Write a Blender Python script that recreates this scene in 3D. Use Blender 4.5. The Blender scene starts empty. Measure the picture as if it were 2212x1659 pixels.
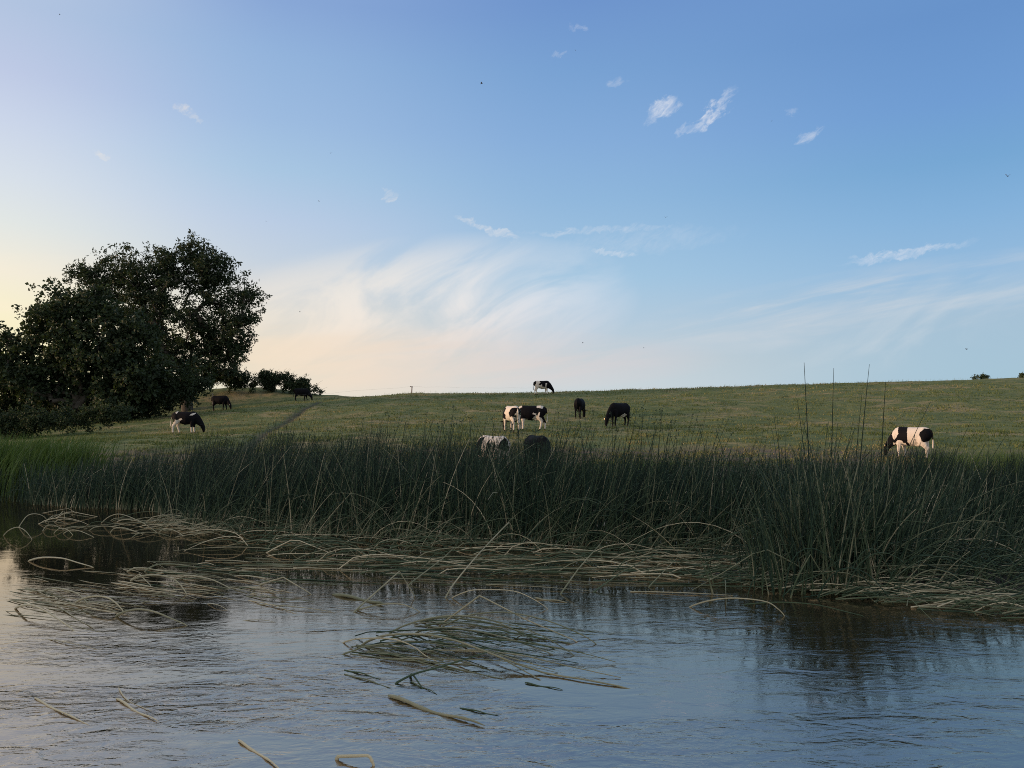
import bpy, math, random
import numpy as np
from mathutils import Vector
S = bpy.context.scene
COL = S.collection
rng = np.random.default_rng(7)
random.seed(7)
R = math.radians

# ------------------------------------------------------------------ camera, sky, sun, exposure
CAM_H = 1.9; PITCH = R(2.63); F = 1646.0; CU, CV = 1106.0, 829.5
cam = bpy.data.cameras.new('camera'); camo = bpy.data.objects.new('camera', cam); COL.objects.link(camo)
camo.location = (0, 0, CAM_H); camo.rotation_euler = (math.pi/2 + PITCH, 0, 0)
cam.sensor_width = 36; cam.lens = F/2212*36; cam.clip_start = 0.1; cam.clip_end = 6000
S.camera = camo
S.view_settings.view_transform = 'Standard'; S.view_settings.look = 'None'
S.cycles.sample_clamp_indirect = 4.0; S.cycles.use_denoising = False; S.cycles.filter_width = 1.0; S.cycles.sample_clamp_direct = 3.0
S.view_settings.exposure = 0.0; S.view_settings.gamma = 1

def ray(u, v):
    """direction through a spot of the 2212 x 1659 photograph"""
    a = (u-CU)/F; b = (CV-v)/F
    d = np.array([a, math.cos(PITCH)-b*math.sin(PITCH), math.sin(PITCH)+b*math.cos(PITCH)])
    return d/np.linalg.norm(d)
def azel(u, v):
    d = ray(u, v)
    return math.degrees(math.atan2(d[0], d[1])), math.degrees(math.asin(d[2]))
def on_z(u, v, z=0.0):
    d = ray(u, v); t = (z-CAM_H)/d[2]
    return np.array([0, 0, CAM_H]) + d*t
def lin(c):
    return tuple(((x/255)/12.92 if x/255 <= .04045 else ((x/255+.055)/1.055)**2.4) for x in c)

SUN_AZ, SUN_EL = -100.0, 6.5
class NT:
    def __init__(s, tree): s.t = tree; s.n = tree.nodes; s.l = tree.links
    def add(s, typ, **kw):
        n = s.n.new(typ)
        for k, v in kw.items(): setattr(n, k, v)
        return n
    def put(s, sock, val):
        if val is None: return
        if hasattr(val, 'is_output'): s.l.new(val, sock)
        else: sock.default_value = val
    def m(s, op, a, b=None, c=None, clamp=False):
        n = s.add('ShaderNodeMath', operation=op); n.use_clamp = clamp
        s.put(n.inputs[0], a); s.put(n.inputs[1], b)
        if c is not None: s.put(n.inputs[2], c)
        return n.outputs[0]
    def mix(s, f, a, b, mode='MIX'):
        n = s.add('ShaderNodeMixRGB', blend_type=mode)
        s.put(n.inputs[0], f)
        for i, x in ((1, a), (2, b)):
            s.put(n.inputs[i], x if hasattr(x, 'is_output') else (*x, 1) if len(x) == 3 else x)
        return n.outputs[0]
    def ramp(s, fac, stops, interp='LINEAR'):
        n = s.add('ShaderNodeValToRGB'); r = n.color_ramp; r.interpolation = interp
        while len(r.elements) < len(stops): r.elements.new(0.5)
        for e, (p, c) in zip(r.elements, stops):
            e.position = p; e.color = (*c, 1) if len(c) == 3 else c
        s.put(n.inputs[0], fac); return n.outputs[0]
    def step(s, x, a, b):
        n = s.add('ShaderNodeMapRange', interpolation_type='SMOOTHSTEP')
        s.put(n.inputs[0], x); n.inputs[1].default_value = a; n.inputs[2].default_value = b
        return n.outputs[0]
    def noise(s, vec, scale, detail=4, rough=.55, dist=0):
        n = s.add('ShaderNodeTexNoise'); s.put(n.inputs['Vector'], vec)
        n.inputs['Scale'].default_value = scale; n.inputs['Detail'].default_value = detail
        n.inputs['Roughness'].default_value = rough; n.inputs['Distortion'].default_value = dist
        return n.outputs[0]
    def comb(s, x, y, z=0.0):
        n = s.add('ShaderNodeCombineXYZ')
        s.put(n.inputs[0], x); s.put(n.inputs[1], y); s.put(n.inputs[2], z)
        return n.outputs[0]

def build_world():
    w = bpy.data.worlds.new('World'); S.world = w; w.use_nodes = True
    g = NT(w.node_tree); bg = g.n['Background']
    sky = g.add('ShaderNodeTexSky', sky_type='NISHITA'); sky.sun_disc = False
    sky.sun_elevation = R(SUN_EL); sky.sun_rotation = R(SUN_AZ)
    tc = g.add('ShaderNodeTexCoord'); sp = g.add('ShaderNodeSeparateXYZ'); g.l.new(tc.outputs['Generated'], sp.inputs[0])
    X, Y, Z = sp.outputs
    az = g.m('MULTIPLY', g.m('ARCTAN2', X, Y), 180/math.pi)
    el = g.m('MULTIPLY', g.m('ARCSINE', Z), 180/math.pi)
    ep = g.m('DIVIDE', el, 90.0, clamp=True)
    def col(u, rows):
        st = sorted([(max(0, azel(u, v)[1])/90, lin(c)) for v, c in rows])
        top = st[-1][1]
        st = [(0.0, st[0][1])] + st + [(.43, (top[0]*1.25, top[1]*1.15, top[2]*1.05)), (.62, (.62, .66, .74)), (1, (.74, .76, .80))]  # sky overhead, out of view, brightened as extra fill for the ground
        return g.ramp(ep, st)
    L = col(27, [(0, (182,200,228)), (150, (195,206,233)), (260, (208,218,238)), (380, (221,229,238)), (480, (232,236,232)), (590, (250,241,220)), (680, (253,244,206)), (800, (255,244,190))])
    M = col(630, [(0, (139,170,218)), (120, (150,183,224)), (260, (160,191,228)), (370, (172,202,230)), (480, (190,208,232)), (560, (200,213,228)), (680, (226,222,214)), (780, (233,222,203)), (850, (230,226,210))])
    C = col(1290, [(0, (112,151,208)), (150, (122,164,214)), (300, (135,175,221)), (430, (146,186,224)), (600, (166,201,228)), (700, (184,206,224)), (780, (202,211,217)), (830, (206,216,222))])
    Rr = col(2165, [(0, (104,148,205)), (200, (112,158,213)), (330, (118,168,214)), (450, (133,179,221)), (570, (149,188,223)), (680, (166,194,216)), (800, (166,197,217))])
    c = g.mix(g.step(az, azel(27, 500)[0]-3, azel(630, 500)[0]), L, M)
    c = g.mix(g.step(az, azel(630, 500)[0]-4, azel(1290, 500)[0]), c, C)
    c = g.mix(g.step(az, azel(1290, 500)[0]-3, azel(2165, 500)[0]), c, Rr)
    glow = g.step(az, -38, -80)
    behind = g.step(az, 60, 150)                                   # unseen sky behind the camera, brightened to add light on the ground
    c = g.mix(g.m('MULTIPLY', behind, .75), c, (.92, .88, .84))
    nish = g.mix(1.0, sky.outputs[0], (.13, .13, .13), 'MULTIPLY')
    c = g.mix(g.m('ADD', .06, g.m('MULTIPLY', glow, .35)), c, nish)
    # clouds ------------------------------------------------------
    def streak(ang, sx, sy, scale, detail, rough, dist, off=0.0):
        ca, sa = math.cos(R(ang)), math.sin(R(ang))
        p = g.m('ADD', g.m('MULTIPLY', az, ca), g.m('MULTIPLY', el, sa))
        q = g.m('SUBTRACT', g.m('MULTIPLY', el, ca), g.m('MULTIPLY', az, sa))
        return g.noise(g.comb(g.m('MULTIPLY', p, sx), g.m('MULTIPLY', q, sy), off), scale, detail, rough, dist)
    n1 = streak(30, .9, 2.2, 1.0, 7, .7, 1.4)
    n2 = streak(27, .075, .22, 1.0, 6, .55, 1.4, 3.3)
    n3 = streak(8, .06, .5, 1.0, 5, .55, .8, 7.7)
    azw = g.m('ADD', az, g.m('MULTIPLY_ADD', streak(30, .5, .9, 1.0, 5, .65, .6, 11.0), 3.4, -1.7)); elw = g.m('ADD', el, g.m('MULTIPLY_ADD', streak(30, .6, .8, 1.0, 5, .65, .6, 17.0), 1.8, -.9))
    n0 = streak(30, .35, .7, 1.0, 4, .6, 1.0, 5.1)
    def blob(u, v, a, b, ang, pw=1.0):
        a0, e0 = azel(u, v)
        k = (azel(u+10, v)[0]-a0)/10
        ca, sa = math.cos(R(ang)), math.sin(R(ang))
        dx = g.m('SUBTRACT', azw if pw < 1 else az, a0); dy = g.m('SUBTRACT', elw if pw < 1 else el, e0)
        p = g.m('DIVIDE', g.m('ADD', g.m('MULTIPLY', dx, ca), g.m('MULTIPLY', dy, sa)), a*k)
        q = g.m('DIVIDE', g.m('SUBTRACT', g.m('MULTIPLY', dy, ca), g.m('MULTIPLY', dx, sa)), b*k)
        return g.m('SUBTRACT', 1.0, g.m('ADD', g.m('MULTIPLY', p, p), g.m('MULTIPLY', q, q)), clamp=True)
    warm = g.step(az, 14, -24)
    ccol = g.mix(warm, (.76, .79, .86), (.93, .84, .72))
    # broad thin veils low in the sky
    v1 = g.m('MULTIPLY', blob(880, 700, 520, 190, 8), g.step(n2, .30, .62))
    v1b = g.m('MULTIPLY', blob(860, 778, 720, 78, 0), g.step(n3, .25, .62))
    v2 = g.m('MULTIPLY', blob(1880, 660, 620, 95, 5), g.step(n3, .40, .72))
    v2b = g.m('MULTIPLY', blob(2000, 690, 500, 120, 8), g.step(n2, .42, .75))
    v3 = g.m('MULTIPLY', blob(60, 640, 520, 110, 5), g.step(n3, .35, .7))
    low = g.step(el, 9.5, 2.5)
    vcol = g.mix(low, ccol, g.mix(warm, lin((212,206,212)), lin((250,228,200))))
    c = g.mix(g.m('MULTIPLY', v1, 1.0), c, vcol)
    c = g.mix(g.m('MULTIPLY', v1b, .95), c, g.mix(warm, lin((214,208,212)), lin((246,226,200))))
    c = g.mix(g.m('MULTIPLY', v2, .95), c, lin((208,213,219)))
    c = g.mix(g.m('MULTIPLY', v2b, .6), c, lin((204,214,222)))
    c = g.mix(g.m('MULTIPLY', v3, .5), c, lin((255,240,214)))
    # small bright wisps
    nn = g.m('MULTIPLY_ADD', n1, 1.0, 0.0)
    for (u, v, a, b, ang, k) in [(1425,236,50,21,28,.95), (1540,240,70,17,36,.95), (1735,295,32,13,20,.65),
            (405,237,34,11,-18,.75), (222,334,28,8,0,.55), (840,425,17,11,-20,.5), (1050,492,84,9,-21,.62),
            (1290,498,190,9,2,.40), (1325,546,62,7,-7,.62), (1960,548,160,12,5,.62), (1890,551,60,9,2,.5), (1400,520,230,30,2,.2),
            (1480,285,32,9,35,.35), (1212,118,22,8,5,.3), (1255,62,22,8,-10,.3), (1333,178,24,9,0,.3), (1715,243,20,7,0,.25), (430,257,18,8,0,.35)]:
        mk = blob(u, v, a, b, ang, .5)
        f = g.m('MULTIPLY_ADD', g.m('ADD', n1, g.m('MULTIPLY', n0, .7)), 2.3, -1.45, clamp=True)
        f = g.m('MULTIPLY', g.m('MULTIPLY', g.m('ADD', f, .05), g.step(mk, 0.0, 1.0)), k*1.15, clamp=True)
        c = g.mix(g.m('MULTIPLY', f, .72), c, ccol)
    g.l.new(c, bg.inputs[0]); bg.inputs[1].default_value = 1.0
build_world()

sd = Vector((math.sin(R(SUN_AZ))*math.cos(R(SUN_EL)), math.cos(R(SUN_AZ))*math.cos(R(SUN_EL)), math.sin(R(SUN_EL))))
sl = bpy.data.lights.new('sun', 'SUN'); so = bpy.data.objects.new('sun', sl); COL.objects.link(so)
sl.energy = 4.0; sl.color = (1.0, .66, .42); sl.angle = R(4)
so.rotation_euler = sd.to_track_quat('Z', 'Y').to_euler(); so.location = (-60, 10, 30)

# ------------------------------------------------------------------ helpers
def tag(o, label=None, cat=None, group=None, kind=None):
    if label: o['label'] = label
    if cat: o['category'] = cat
    if group: o['group'] = group
    if kind: o['kind'] = kind
    return o
def mesh_np(name, V, faces, mat=None, attrs=None, smooth=True, parent=None, loc=None):
    """faces: list of int arrays (M,k)"""
    me = bpy.data.meshes.new(name); V = np.asarray(V, np.float32)
    if not isinstance(faces, (list, tuple)): faces = [faces]
    faces = [np.asarray(f, np.int32) for f in faces if len(f)]
    me.vertices.add(len(V)); me.vertices.foreach_set('co', V.ravel())
    idx = np.concatenate([f.ravel() for f in faces]); cnt = np.concatenate([np.full(len(f), f.shape[1], np.int32) for f in faces])
    me.loops.add(len(idx)); me.loops.foreach_set('vertex_index', idx)
    me.polygons.add(len(cnt)); me.polygons.foreach_set('loop_start', np.concatenate([[0], np.cumsum(cnt)[:-1]]).astype(np.int32))
    me.polygons.foreach_set('use_smooth', np.full(len(cnt), smooth, bool))
    for k, a in (attrs or {}).items():
        at = me.attributes.new(k, 'FLOAT', 'POINT'); at.data.foreach_set('value', np.asarray(a, np.float32))
    me.update(); me.validate()
    if mat: me.materials.append(mat)
    o = bpy.data.objects.new(name, me); COL.objects.link(o)
    if parent: o.parent = parent
    if loc is not None: o.location = loc
    return o
def vnoise(x, y, seed=0):
    x = np.asarray(x, float); y = np.asarray(y, float)
    xi = np.floor(x).astype(np.int64); yi = np.floor(y).astype(np.int64); fx = x-xi; fy = y-yi
    fx = fx*fx*(3-2*fx); fy = fy*fy*(3-2*fy)
    def h(a, b):
        n = (a*374761393 + b*668265263 + seed*974711) & 0xffffffff
        n = ((n ^ (n >> 13))*1274126177) & 0xffffffff
        return ((n ^ (n >> 16)) & 0xffff)/65535.0
    return (h(xi, yi)*(1-fx)+h(xi+1, yi)*fx)*(1-fy)+(h(xi, yi+1)*(1-fx)+h(xi+1, yi+1)*fx)*fy
def fbm(x, y, seed=0, o=4):
    s = 0; a = .5
    for i in range(o): s = s + a*vnoise(np.asarray(x)*2**i, np.asarray(y)*2**i, seed+i*17); a *= .5
    return s/(1-.5**o)
def tubes(P, rad, sides=3, tone=None):
    """P (N,K,3), rad (N,K) -> verts, quads, tone"""
    N, K, _ = P.shape
    T = np.gradient(P, axis=1); T /= np.linalg.norm(T, axis=2, keepdims=True)+1e-9
    ref = np.zeros_like(T); ref[..., 1] = 1
    al = np.abs(T[..., 1]) > .9; ref[al] = (1, 0, 0)
    A = np.cross(T, ref); A /= np.linalg.norm(A, axis=2, keepdims=True)+1e-9
    B = np.cross(T, A)
    an = np.arange(sides)*2*math.pi/sides
    V = P[:, :, None, :] + rad[:, :, None, None]*(A[:, :, None, :]*np.cos(an)[None, None, :, None]+B[:, :, None, :]*np.sin(an)[None, None, :, None])
    base = (np.arange(N)*K*sides)[:, None, None] + (np.arange(K-1)*sides)[None, :, None]
    j = np.arange(sides)[None, None, :]; j2 = (np.arange(sides)+1) % sides
    q = np.stack([base+j, base+j2[None, None, :], base+j2[None, None, :]+sides, base+j+sides], -1).reshape(-1, 4)
    t = None
    if tone is not None:
        t = np.broadcast_to(tone if np.ndim(tone) == 3 else np.asarray(tone).reshape(N, -1)[:, :, None] if np.ndim(tone) == 2 else np.asarray(tone)[:, None, None], (N, K, sides)).ravel()
    return V.reshape(-1, 3), q, t
def merge(parts):
    Vs, Q, T, o = [], {}, [], 0
    for V, q, t in parts:
        Vs.append(V); T.append(t)
        for f in (q if isinstance(q, list) else [q]):
            Q.setdefault(f.shape[1], []).append(f+o)
        o += len(V)
    return np.concatenate(Vs), [np.concatenate(x) for x in Q.values()], np.concatenate(T)

def new_mat(name):
    m = bpy.data.materials.new(name); m.use_nodes = True
    g = NT(m.node_tree); return m, g, g.n['Principled BSDF']
def tone_mat(name, stops, rough=.6, spec=.3, trans=0, bumpy=0):
    m, g, b = new_mat(name)
    a = g.add('ShaderNodeAttribute', attribute_name='tone')
    tc = g.add('ShaderNodeTexCoord')
    nz = g.noise(tc.outputs['Object'], 3.0, 3)
    f = g.m('ADD', a.outputs['Fac'], g.m('MULTIPLY_ADD', nz, .3, -.15), clamp=True)
    c = g.ramp(f, stops)
    g.put(b.inputs['Base Color'], c); b.inputs['Roughness'].default_value = rough; b.inputs['Specular IOR Level'].default_value = spec
    if trans:
        t = g.add('ShaderNodeBsdfTranslucent'); g.put(t.inputs[0], g.mix(1, c, (1.3, 1.25, .6), 'MULTIPLY'))
        mx = g.add('ShaderNodeMixShader'); mx.inputs[0].default_value = trans
        g.l.new(b.outputs[0], mx.inputs[1]); g.l.new(t.outputs[0], mx.inputs[2]); g.l.new(mx.outputs[0], g.n['Material Output'].inputs[0])
    return m

# ------------------------------------------------------------------ terrain
PY = [-4000, -60, -10, 14, 19, 21, 23, 25, 28, 30, 32.2, 33, 36, 41, 47, 54, 62, 71, 75, 78, 82, 90, 110, 150, 300, 4000]
PZ = [-.7, -.7, -.7, -.7, -.5, -.25, -.04, .0, .06, .16, .34, .52, .85, 1.2, 1.5, 2.05, 3.05, 4.05, 4.38, 4.5, 4.5, 4.3, 3.2, .5, -1, -3]
PATH = np.array([(-18.6, 80), (-18.7, 76), (-17.9, 68), (-16.9, 60), (-15.9, 53), (-14.9, 47), (-13.6, 42), (-12.6, 38), (-11.5, 33)])
def path_dist(x, y):
    best = np.full(np.shape(x), 1e9)
    for a, b in zip(PATH[:-1], PATH[1:]):
        d = b-a; t = np.clip(((x-a[0])*d[0]+(y-a[1])*d[1])/(d@d), 0, 1)
        best = np.minimum(best, np.hypot(x-a[0]-t*d[0], y-a[1]-t*d[1]))
    return best
def terrain(x, y):
    x = np.asarray(x, float); y = np.asarray(y, float)
    z = np.interp(y, PY, PZ)
    z = (z + np.interp(y-.8, PY, PZ) + np.interp(y+.8, PY, PZ))/3
    land = np.clip((y-30)/48, 0, 1)
    far = np.clip((300-y)/100, 0, 1)
    z = z + .031*np.clip(x, 0, 70)*land*land*(3-2*land)*far
    k = np.clip((y-30)/45, 0, 1)*.55+.3*np.clip((y-30)/15, 0, 1)
    z = z - k*np.clip((-x-10)/10, 0, 4)*np.clip((y-30)/8, 0, 1)*np.clip((86-y)/9, 0, 1)
    z = z + 1.15*np.exp(-((x+32)/6.5)**2-((y-89)/7)**2)+.35*np.exp(-((x+25)/5)**2-((y-89)/7)**2)
    w = np.clip((y-29)/4, 0, 1)*np.clip((140-y)/30, 0, 1)
    z = z + w*(.30*(fbm(x*.09, y*.09, 3, 3)-.5) + .16*(fbm(x*.45, y*.7, 5, 3)-.5) + .15*(fbm(x*1.1, y*1.6, 9, 2)-.5))
    pd = path_dist(x+.5*(vnoise(x*.0, y*.35, 8)-.5), y)
    z = z - .16*np.exp(-(pd/.38)**2)*w
    return z
def ground_hit(u, v, lo=24, hi=120):
    d = ray(u, v); t = np.arange(lo, hi, .05)
    P = np.array([0, 0, CAM_H])+d[None]*t[:, None]
    dz = P[:, 2]-terrain(P[:, 0], P[:, 1])
    i = np.argmax(dz < 0)
    return P[i] if dz[i] < 0 else None

def build_ground():
    xs = np.concatenate([[-4000, -1500, -600, -250, -130, -90], np.arange(-66, 66.1, .33), [90, 130, 250, 600, 1500, 4000]])
    ys = np.concatenate([[-4000, -1200, -300, -60, -10, 10, 16], np.arange(18, 100, .33), [104, 110, 120, 135, 150, 200, 300, 600, 1500, 4000]])
    X, Y = np.meshgrid(xs, ys); Z = terrain(X, Y)
    nx, ny = len(xs), len(ys)
    i = (np.arange(ny-1)[:, None]*nx+np.arange(nx-1)[None]).ravel()
    q = np.stack([i, i+1, i+1+nx, i+nx], 1)
    pd = path_dist(X, Y)
    m, g, b = new_mat('pasture_soil')
    tc = g.add('ShaderNodeTexCoord'); ob = tc.outputs['Object']
    mp = g.add('ShaderNodeMapping'); g.l.new(ob, mp.inputs[0]); mp.inputs['Scale'].default_value = (1, 1.7, 0)
    n1 = g.noise(mp.outputs[0], .16, 4, .6, .6); n2 = g.noise(mp.outputs[0], 1.1, 5, .65, .4); n3 = g.noise(mp.outputs[0], 5.0, 3, .6)
    c = g.ramp(n1, [(.32, (.105, .135, .055)), (.5, (.145, .165, .07)), (.63, (.27, .22, .12))])
    c = g.mix(g.step(n2, .40, .70), c, (.08, .105, .045))
    c = g.mix(g.m('MULTIPLY', g.step(n2, .48, .28), .7), c, (.19, .17, .085))
    c = g.mix(g.m('MULTIPLY', g.step(n3, .5, .75), .5), c, (.05, .065, .03))
    a = g.add('ShaderNodeAttribute', attribute_name='path')
    c = g.mix(g.m('MULTIPLY', a.outputs['Fac'], g.step(n2, .1, .5)), c, (.05, .047, .035))
    # trampled bare margin of the bank
    sp = g.add('ShaderNodeSeparateXYZ'); g.l.new(ob, sp.inputs[0])
    bank = g.m('MULTIPLY', g.step(sp.outputs[1], 34.5, 32.5), g.step(n2, .68, .42))
    c = g.mix(bank, c, (.13, .105, .08))
    c = g.mix(g.step(sp.outputs[1], 26, 23), c, (.03, .028, .02))
    g.put(b.inputs['Base Color'], c); b.inputs['Roughness'].default_value = .95; b.inputs['Specular IOR Level'].default_value = .1
    bp = g.add('ShaderNodeBump'); bp.inputs['Strength'].default_value = .8; bp.inputs['Distance'].default_value = .12
    g.put(bp.inputs['Height'], g.m('ADD', n2, g.m('MULTIPLY', n3, .5))); g.l.new(bp.outputs[0], b.inputs['Normal'])
    o = mesh_np('ground', np.stack([X, Y, Z], -1).reshape(-1, 3), q, m, {'path': np.exp(-(pd/.34)**2).ravel()})
    tag(o, kind='structure')
build_ground()

def build_water():
    m, g, b = new_mat('river_water')
    tc = g.add('ShaderNodeTexCoord'); ob = tc.outputs['Object']
    def mapped(sx, sy, rot):
        mp = g.add('ShaderNodeMapping'); g.l.new(ob, mp.inputs[0]); mp.inputs['Scale'].default_value = (sx, sy, 1); mp.inputs['Rotation'].default_value = (0, 0, R(rot))
        return mp.outputs[0]
    big = g.noise(mapped(1, 1.3, 8), .55, 3, .5, .8)
    w1 = g.noise(mapped(2.2, 5.0, 12), 1.0, 3, .55, .8)
    w2 = g.noise(mapped(6, 12, -8), 1.0, 4, .6, 1.0)
    w3 = g.noise(mapped(17, 30, 15), 1.0, 3, .6, .6)
    sp = g.add('ShaderNodeSeparateXYZ'); g.l.new(ob, sp.inputs[0])
    # where the current runs free the surface is choppier; behind the fallen reeds it lies calm
    y = g.m('ADD', sp.outputs[1], g.m('MULTIPLY_ADD', big, 3.0, -1.5))
    calm = g.step(y, 6.6, 10.2)
    left = g.step(sp.outputs[0], 0.5, -2.5)
    h = g.m('ADD', g.m('MULTIPLY', big, .8), g.m('ADD', g.m('MULTIPLY', w1, g.m('MULTIPLY_ADD', left, .45, .85)), g.m('ADD', g.m('MULTIPLY', w2, g.m('MULTIPLY_ADD', left, .22, .30)), g.m('MULTIPLY', w3, .030))))
    patch = g.step(g.noise(mapped(.35, 1.3, 14), 1.0, 3, .55, .9), .36, .62)
    amp = g.m('MULTIPLY', g.m('MULTIPLY_ADD', calm, -.85, 1.0), g.m('MULTIPLY_ADD', patch, .95, .25))
    amp = g.m('MULTIPLY', g.m('MULTIPLY', amp, .55), g.m('MULTIPLY_ADD', g.step(y, 7.5, 4.6), .8, 1.0))
    amp = g.m('MULTIPLY', amp, g.m('MULTIPLY_ADD', g.m('MULTIPLY', left, g.step(y, 5.8, 7.4)), -.45, 1.0))
    bp = g.add('ShaderNodeBump'); g.put(bp.inputs['Strength'], amp); bp.inputs['Distance'].default_value = .0095/.55
    g.put(bp.inputs['Height'], h); g.l.new(bp.outputs[0], b.inputs['Normal'])
    b.inputs['Base Color'].default_value = (.016, .015, .011, 1); b.inputs['Roughness'].default_value = .02; b.inputs['Specular Tint'].default_value = (1, .85, .70, 1)
    b.inputs['IOR'].default_value = 6.5
    V = np.array([(-400, -80, 0), (400, -80, 0), (400, 26, 0), (-400, 26, 0)], float)
    o = mesh_np('river_water', V, np.array([[0, 1, 2, 3]]), m)
    tag(o, kind='structure')
build_water()

# ------------------------------------------------------------------ pasture grass
M_GRASS = tone_mat('pasture_grass', [(0, (.06, .09, .032)), (.45, (.13, .16, .062)), (.75, (.22, .20, .10)), (1, (.36, .30, .18))], .8, .1, .15)
def blades(x, y, z, h, w, lean, tone):
    N = len(x); a = rng.uniform(0, math.pi, N); l = rng.uniform(0, 2*math.pi, N)
    dx, dy = np.cos(a)*w/2, np.sin(a)*w/2
    p0 = np.stack([x-dx, y-dy, z], 1); p1 = np.stack([x+dx, y+dy, z], 1)
    mx, my = x+np.cos(l)*lean*h*.35, y+np.sin(l)*lean*h*.35
    p2 = np.stack([mx+dx*.7, my+dy*.7, z+h*.6], 1); p3 = np.stack([mx-dx*.7, my-dy*.7, z+h*.6], 1)
    p4 = np.stack([x+np.cos(l)*lean*h, y+np.sin(l)*lean*h, z+h], 1)
    V = np.stack([p0, p1, p2, p3, p4], 1).reshape(-1, 3); i = np.arange(N)*5
    return V, [np.stack([i, i+1, i+2, i+3], 1), np.stack([i+3, i+2, i+4], 1)], np.repeat(tone, 5)
def build_grass():
    N = 240000
    d = 26*np.exp(rng.uniform(0, math.log(84/26), N)); az = rng.uniform(R(-36), R(36), N)
    x = d*np.sin(az); y = d*np.cos(az)
    k = (y > 29) & (y < 84); x, y = x[k], y[k]
    tus = fbm(x*1.1, y*1.7, 31, 3); dry = fbm(x*.13, y*.22, 41, 4)
    k = rng.uniform(0, 1, len(x)) < np.clip((tus-.28)*2.6, .08, 1); x, y, tus, dry = x[k], y[k], tus[k], dry[k]
    pd = path_dist(x, y); k = pd > .33; x, y, tus, dry = x[k], y[k], tus[k], dry[k]
    n = len(x); d = np.hypot(x, y)
    h = (.035+.32*np.clip(tus-.42, 0, 1))*rng.uniform(.6, 1.5, n)
    w = .012+.00035*d
    tone = np.clip(.15+1.15*(dry-.36)+.5*(tus-.5)+rng.normal(0, .14, n), 0, 1)
    parts = [blades(x, y, terrain(x, y)-.01, h, w*rng.uniform(.8, 1.6, n), .7, tone)]
    # taller seeding bents, thickest on the crest and down by the bank
    N = 5200
    d = 30*np.exp(rng.uniform(0, math.log(82/30), N)); az = rng.uniform(R(-36), R(36), N)
    x = d*np.sin(az); y = d*np.cos(az); y[:2600] = rng.uniform(73, 82, 2600); x[:2600] = rng.uniform(-22, 58, 2600)
    k = (y > 30) & (vnoise(x*.5, y*.5, 77) > .45); x, y = x[k], y[k]; n = len(x)
    parts.append(blades(x, y, terrain(x, y)-.01, rng.uniform(.10, .34, n), np.full(n, .016), .35, rng.uniform(.25, .7, n)))
    V, q, t = merge(parts)
    tag(mesh_np('pasture_grass', V, q, M_GRASS, {'tone': t}, False), kind='stuff')
build_grass()

# ------------------------------------------------------------------ reeds
M_REED = tone_mat('reed_stem', [(0, (.006, .014, .011)), (.35, (.021, .047, .029)), (.6, (.072, .102, .055)), (.8, (.27, .255, .165)), (1, (.58, .50, .34))], .6, .2)
def stems(x, y, z0, H, lean, ldir, curve, r0, K=7, kink=None):
    """leaning, curving stems; lean/curve are sideways shares of the height"""
    N = len(x); t = np.linspace(0, 1, K)[None]
    s = (lean[:, None]*t + curve[:, None]*t*t)*H[:, None]
    up = H[:, None]*t*np.sqrt(np.clip(1-(lean[:, None]+curve[:, None]*t)**2, .04, 1))
    P = np.stack([x[:, None]+np.cos(ldir)[:, None]*s, y[:, None]+np.sin(ldir)[:, None]*s, z0[:, None]+up], -1)
    rad = r0[:, None]*(1-.72*t)
    return P, rad
FRONT = np.array([(-120, 1088), (0, 1086), (110, 1090), (165, 1096), (330, 1100), (400, 1134), (520, 1142), (700, 1152), (900, 1162), (1100, 1170), (1250, 1178), (1400, 1182), (1560, 1190), (1750, 1186), (2000, 1184), (2330, 1184)], float)
VTOP = np.array([(-120, 1000), (100, 1000), (165, 990), (300, 978), (380, 962), (480, 945), (620, 938), (900, 936), (1050, 946), (1200, 968), (1400, 978), (1600, 985), (1800, 986), (1950, 976), (2060, 986), (2330, 990)], float)
def seed_heads(P, pick, tone):
    """little drooping brown spikelet bunches near the stem tips"""
    T = P[pick, -1]; n = len(T); out = []
    for k in range(7):
        c = T + rng.normal(0, 1, (n, 3))*np.array([.035, .035, .03]); s = rng.uniform(.008, .018, n)[:, None]
        a = rng.normal(0, 1, (n, 3)); a /= np.linalg.norm(a, axis=1, keepdims=True)
        b = np.cross(a, rng.normal(0, 1, (n, 3))); b /= np.linalg.norm(b, axis=1, keepdims=True)
        V = np.stack([c-a*s*1.5, c+b*s*.7, c+a*s*1.5, c-b*s*.7], 1).reshape(-1, 3); i = np.arange(n)*4
        out.append((V, np.stack([i, i+1, i+2, i+3], 1), np.full(n*4, tone)))
    return out
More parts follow.
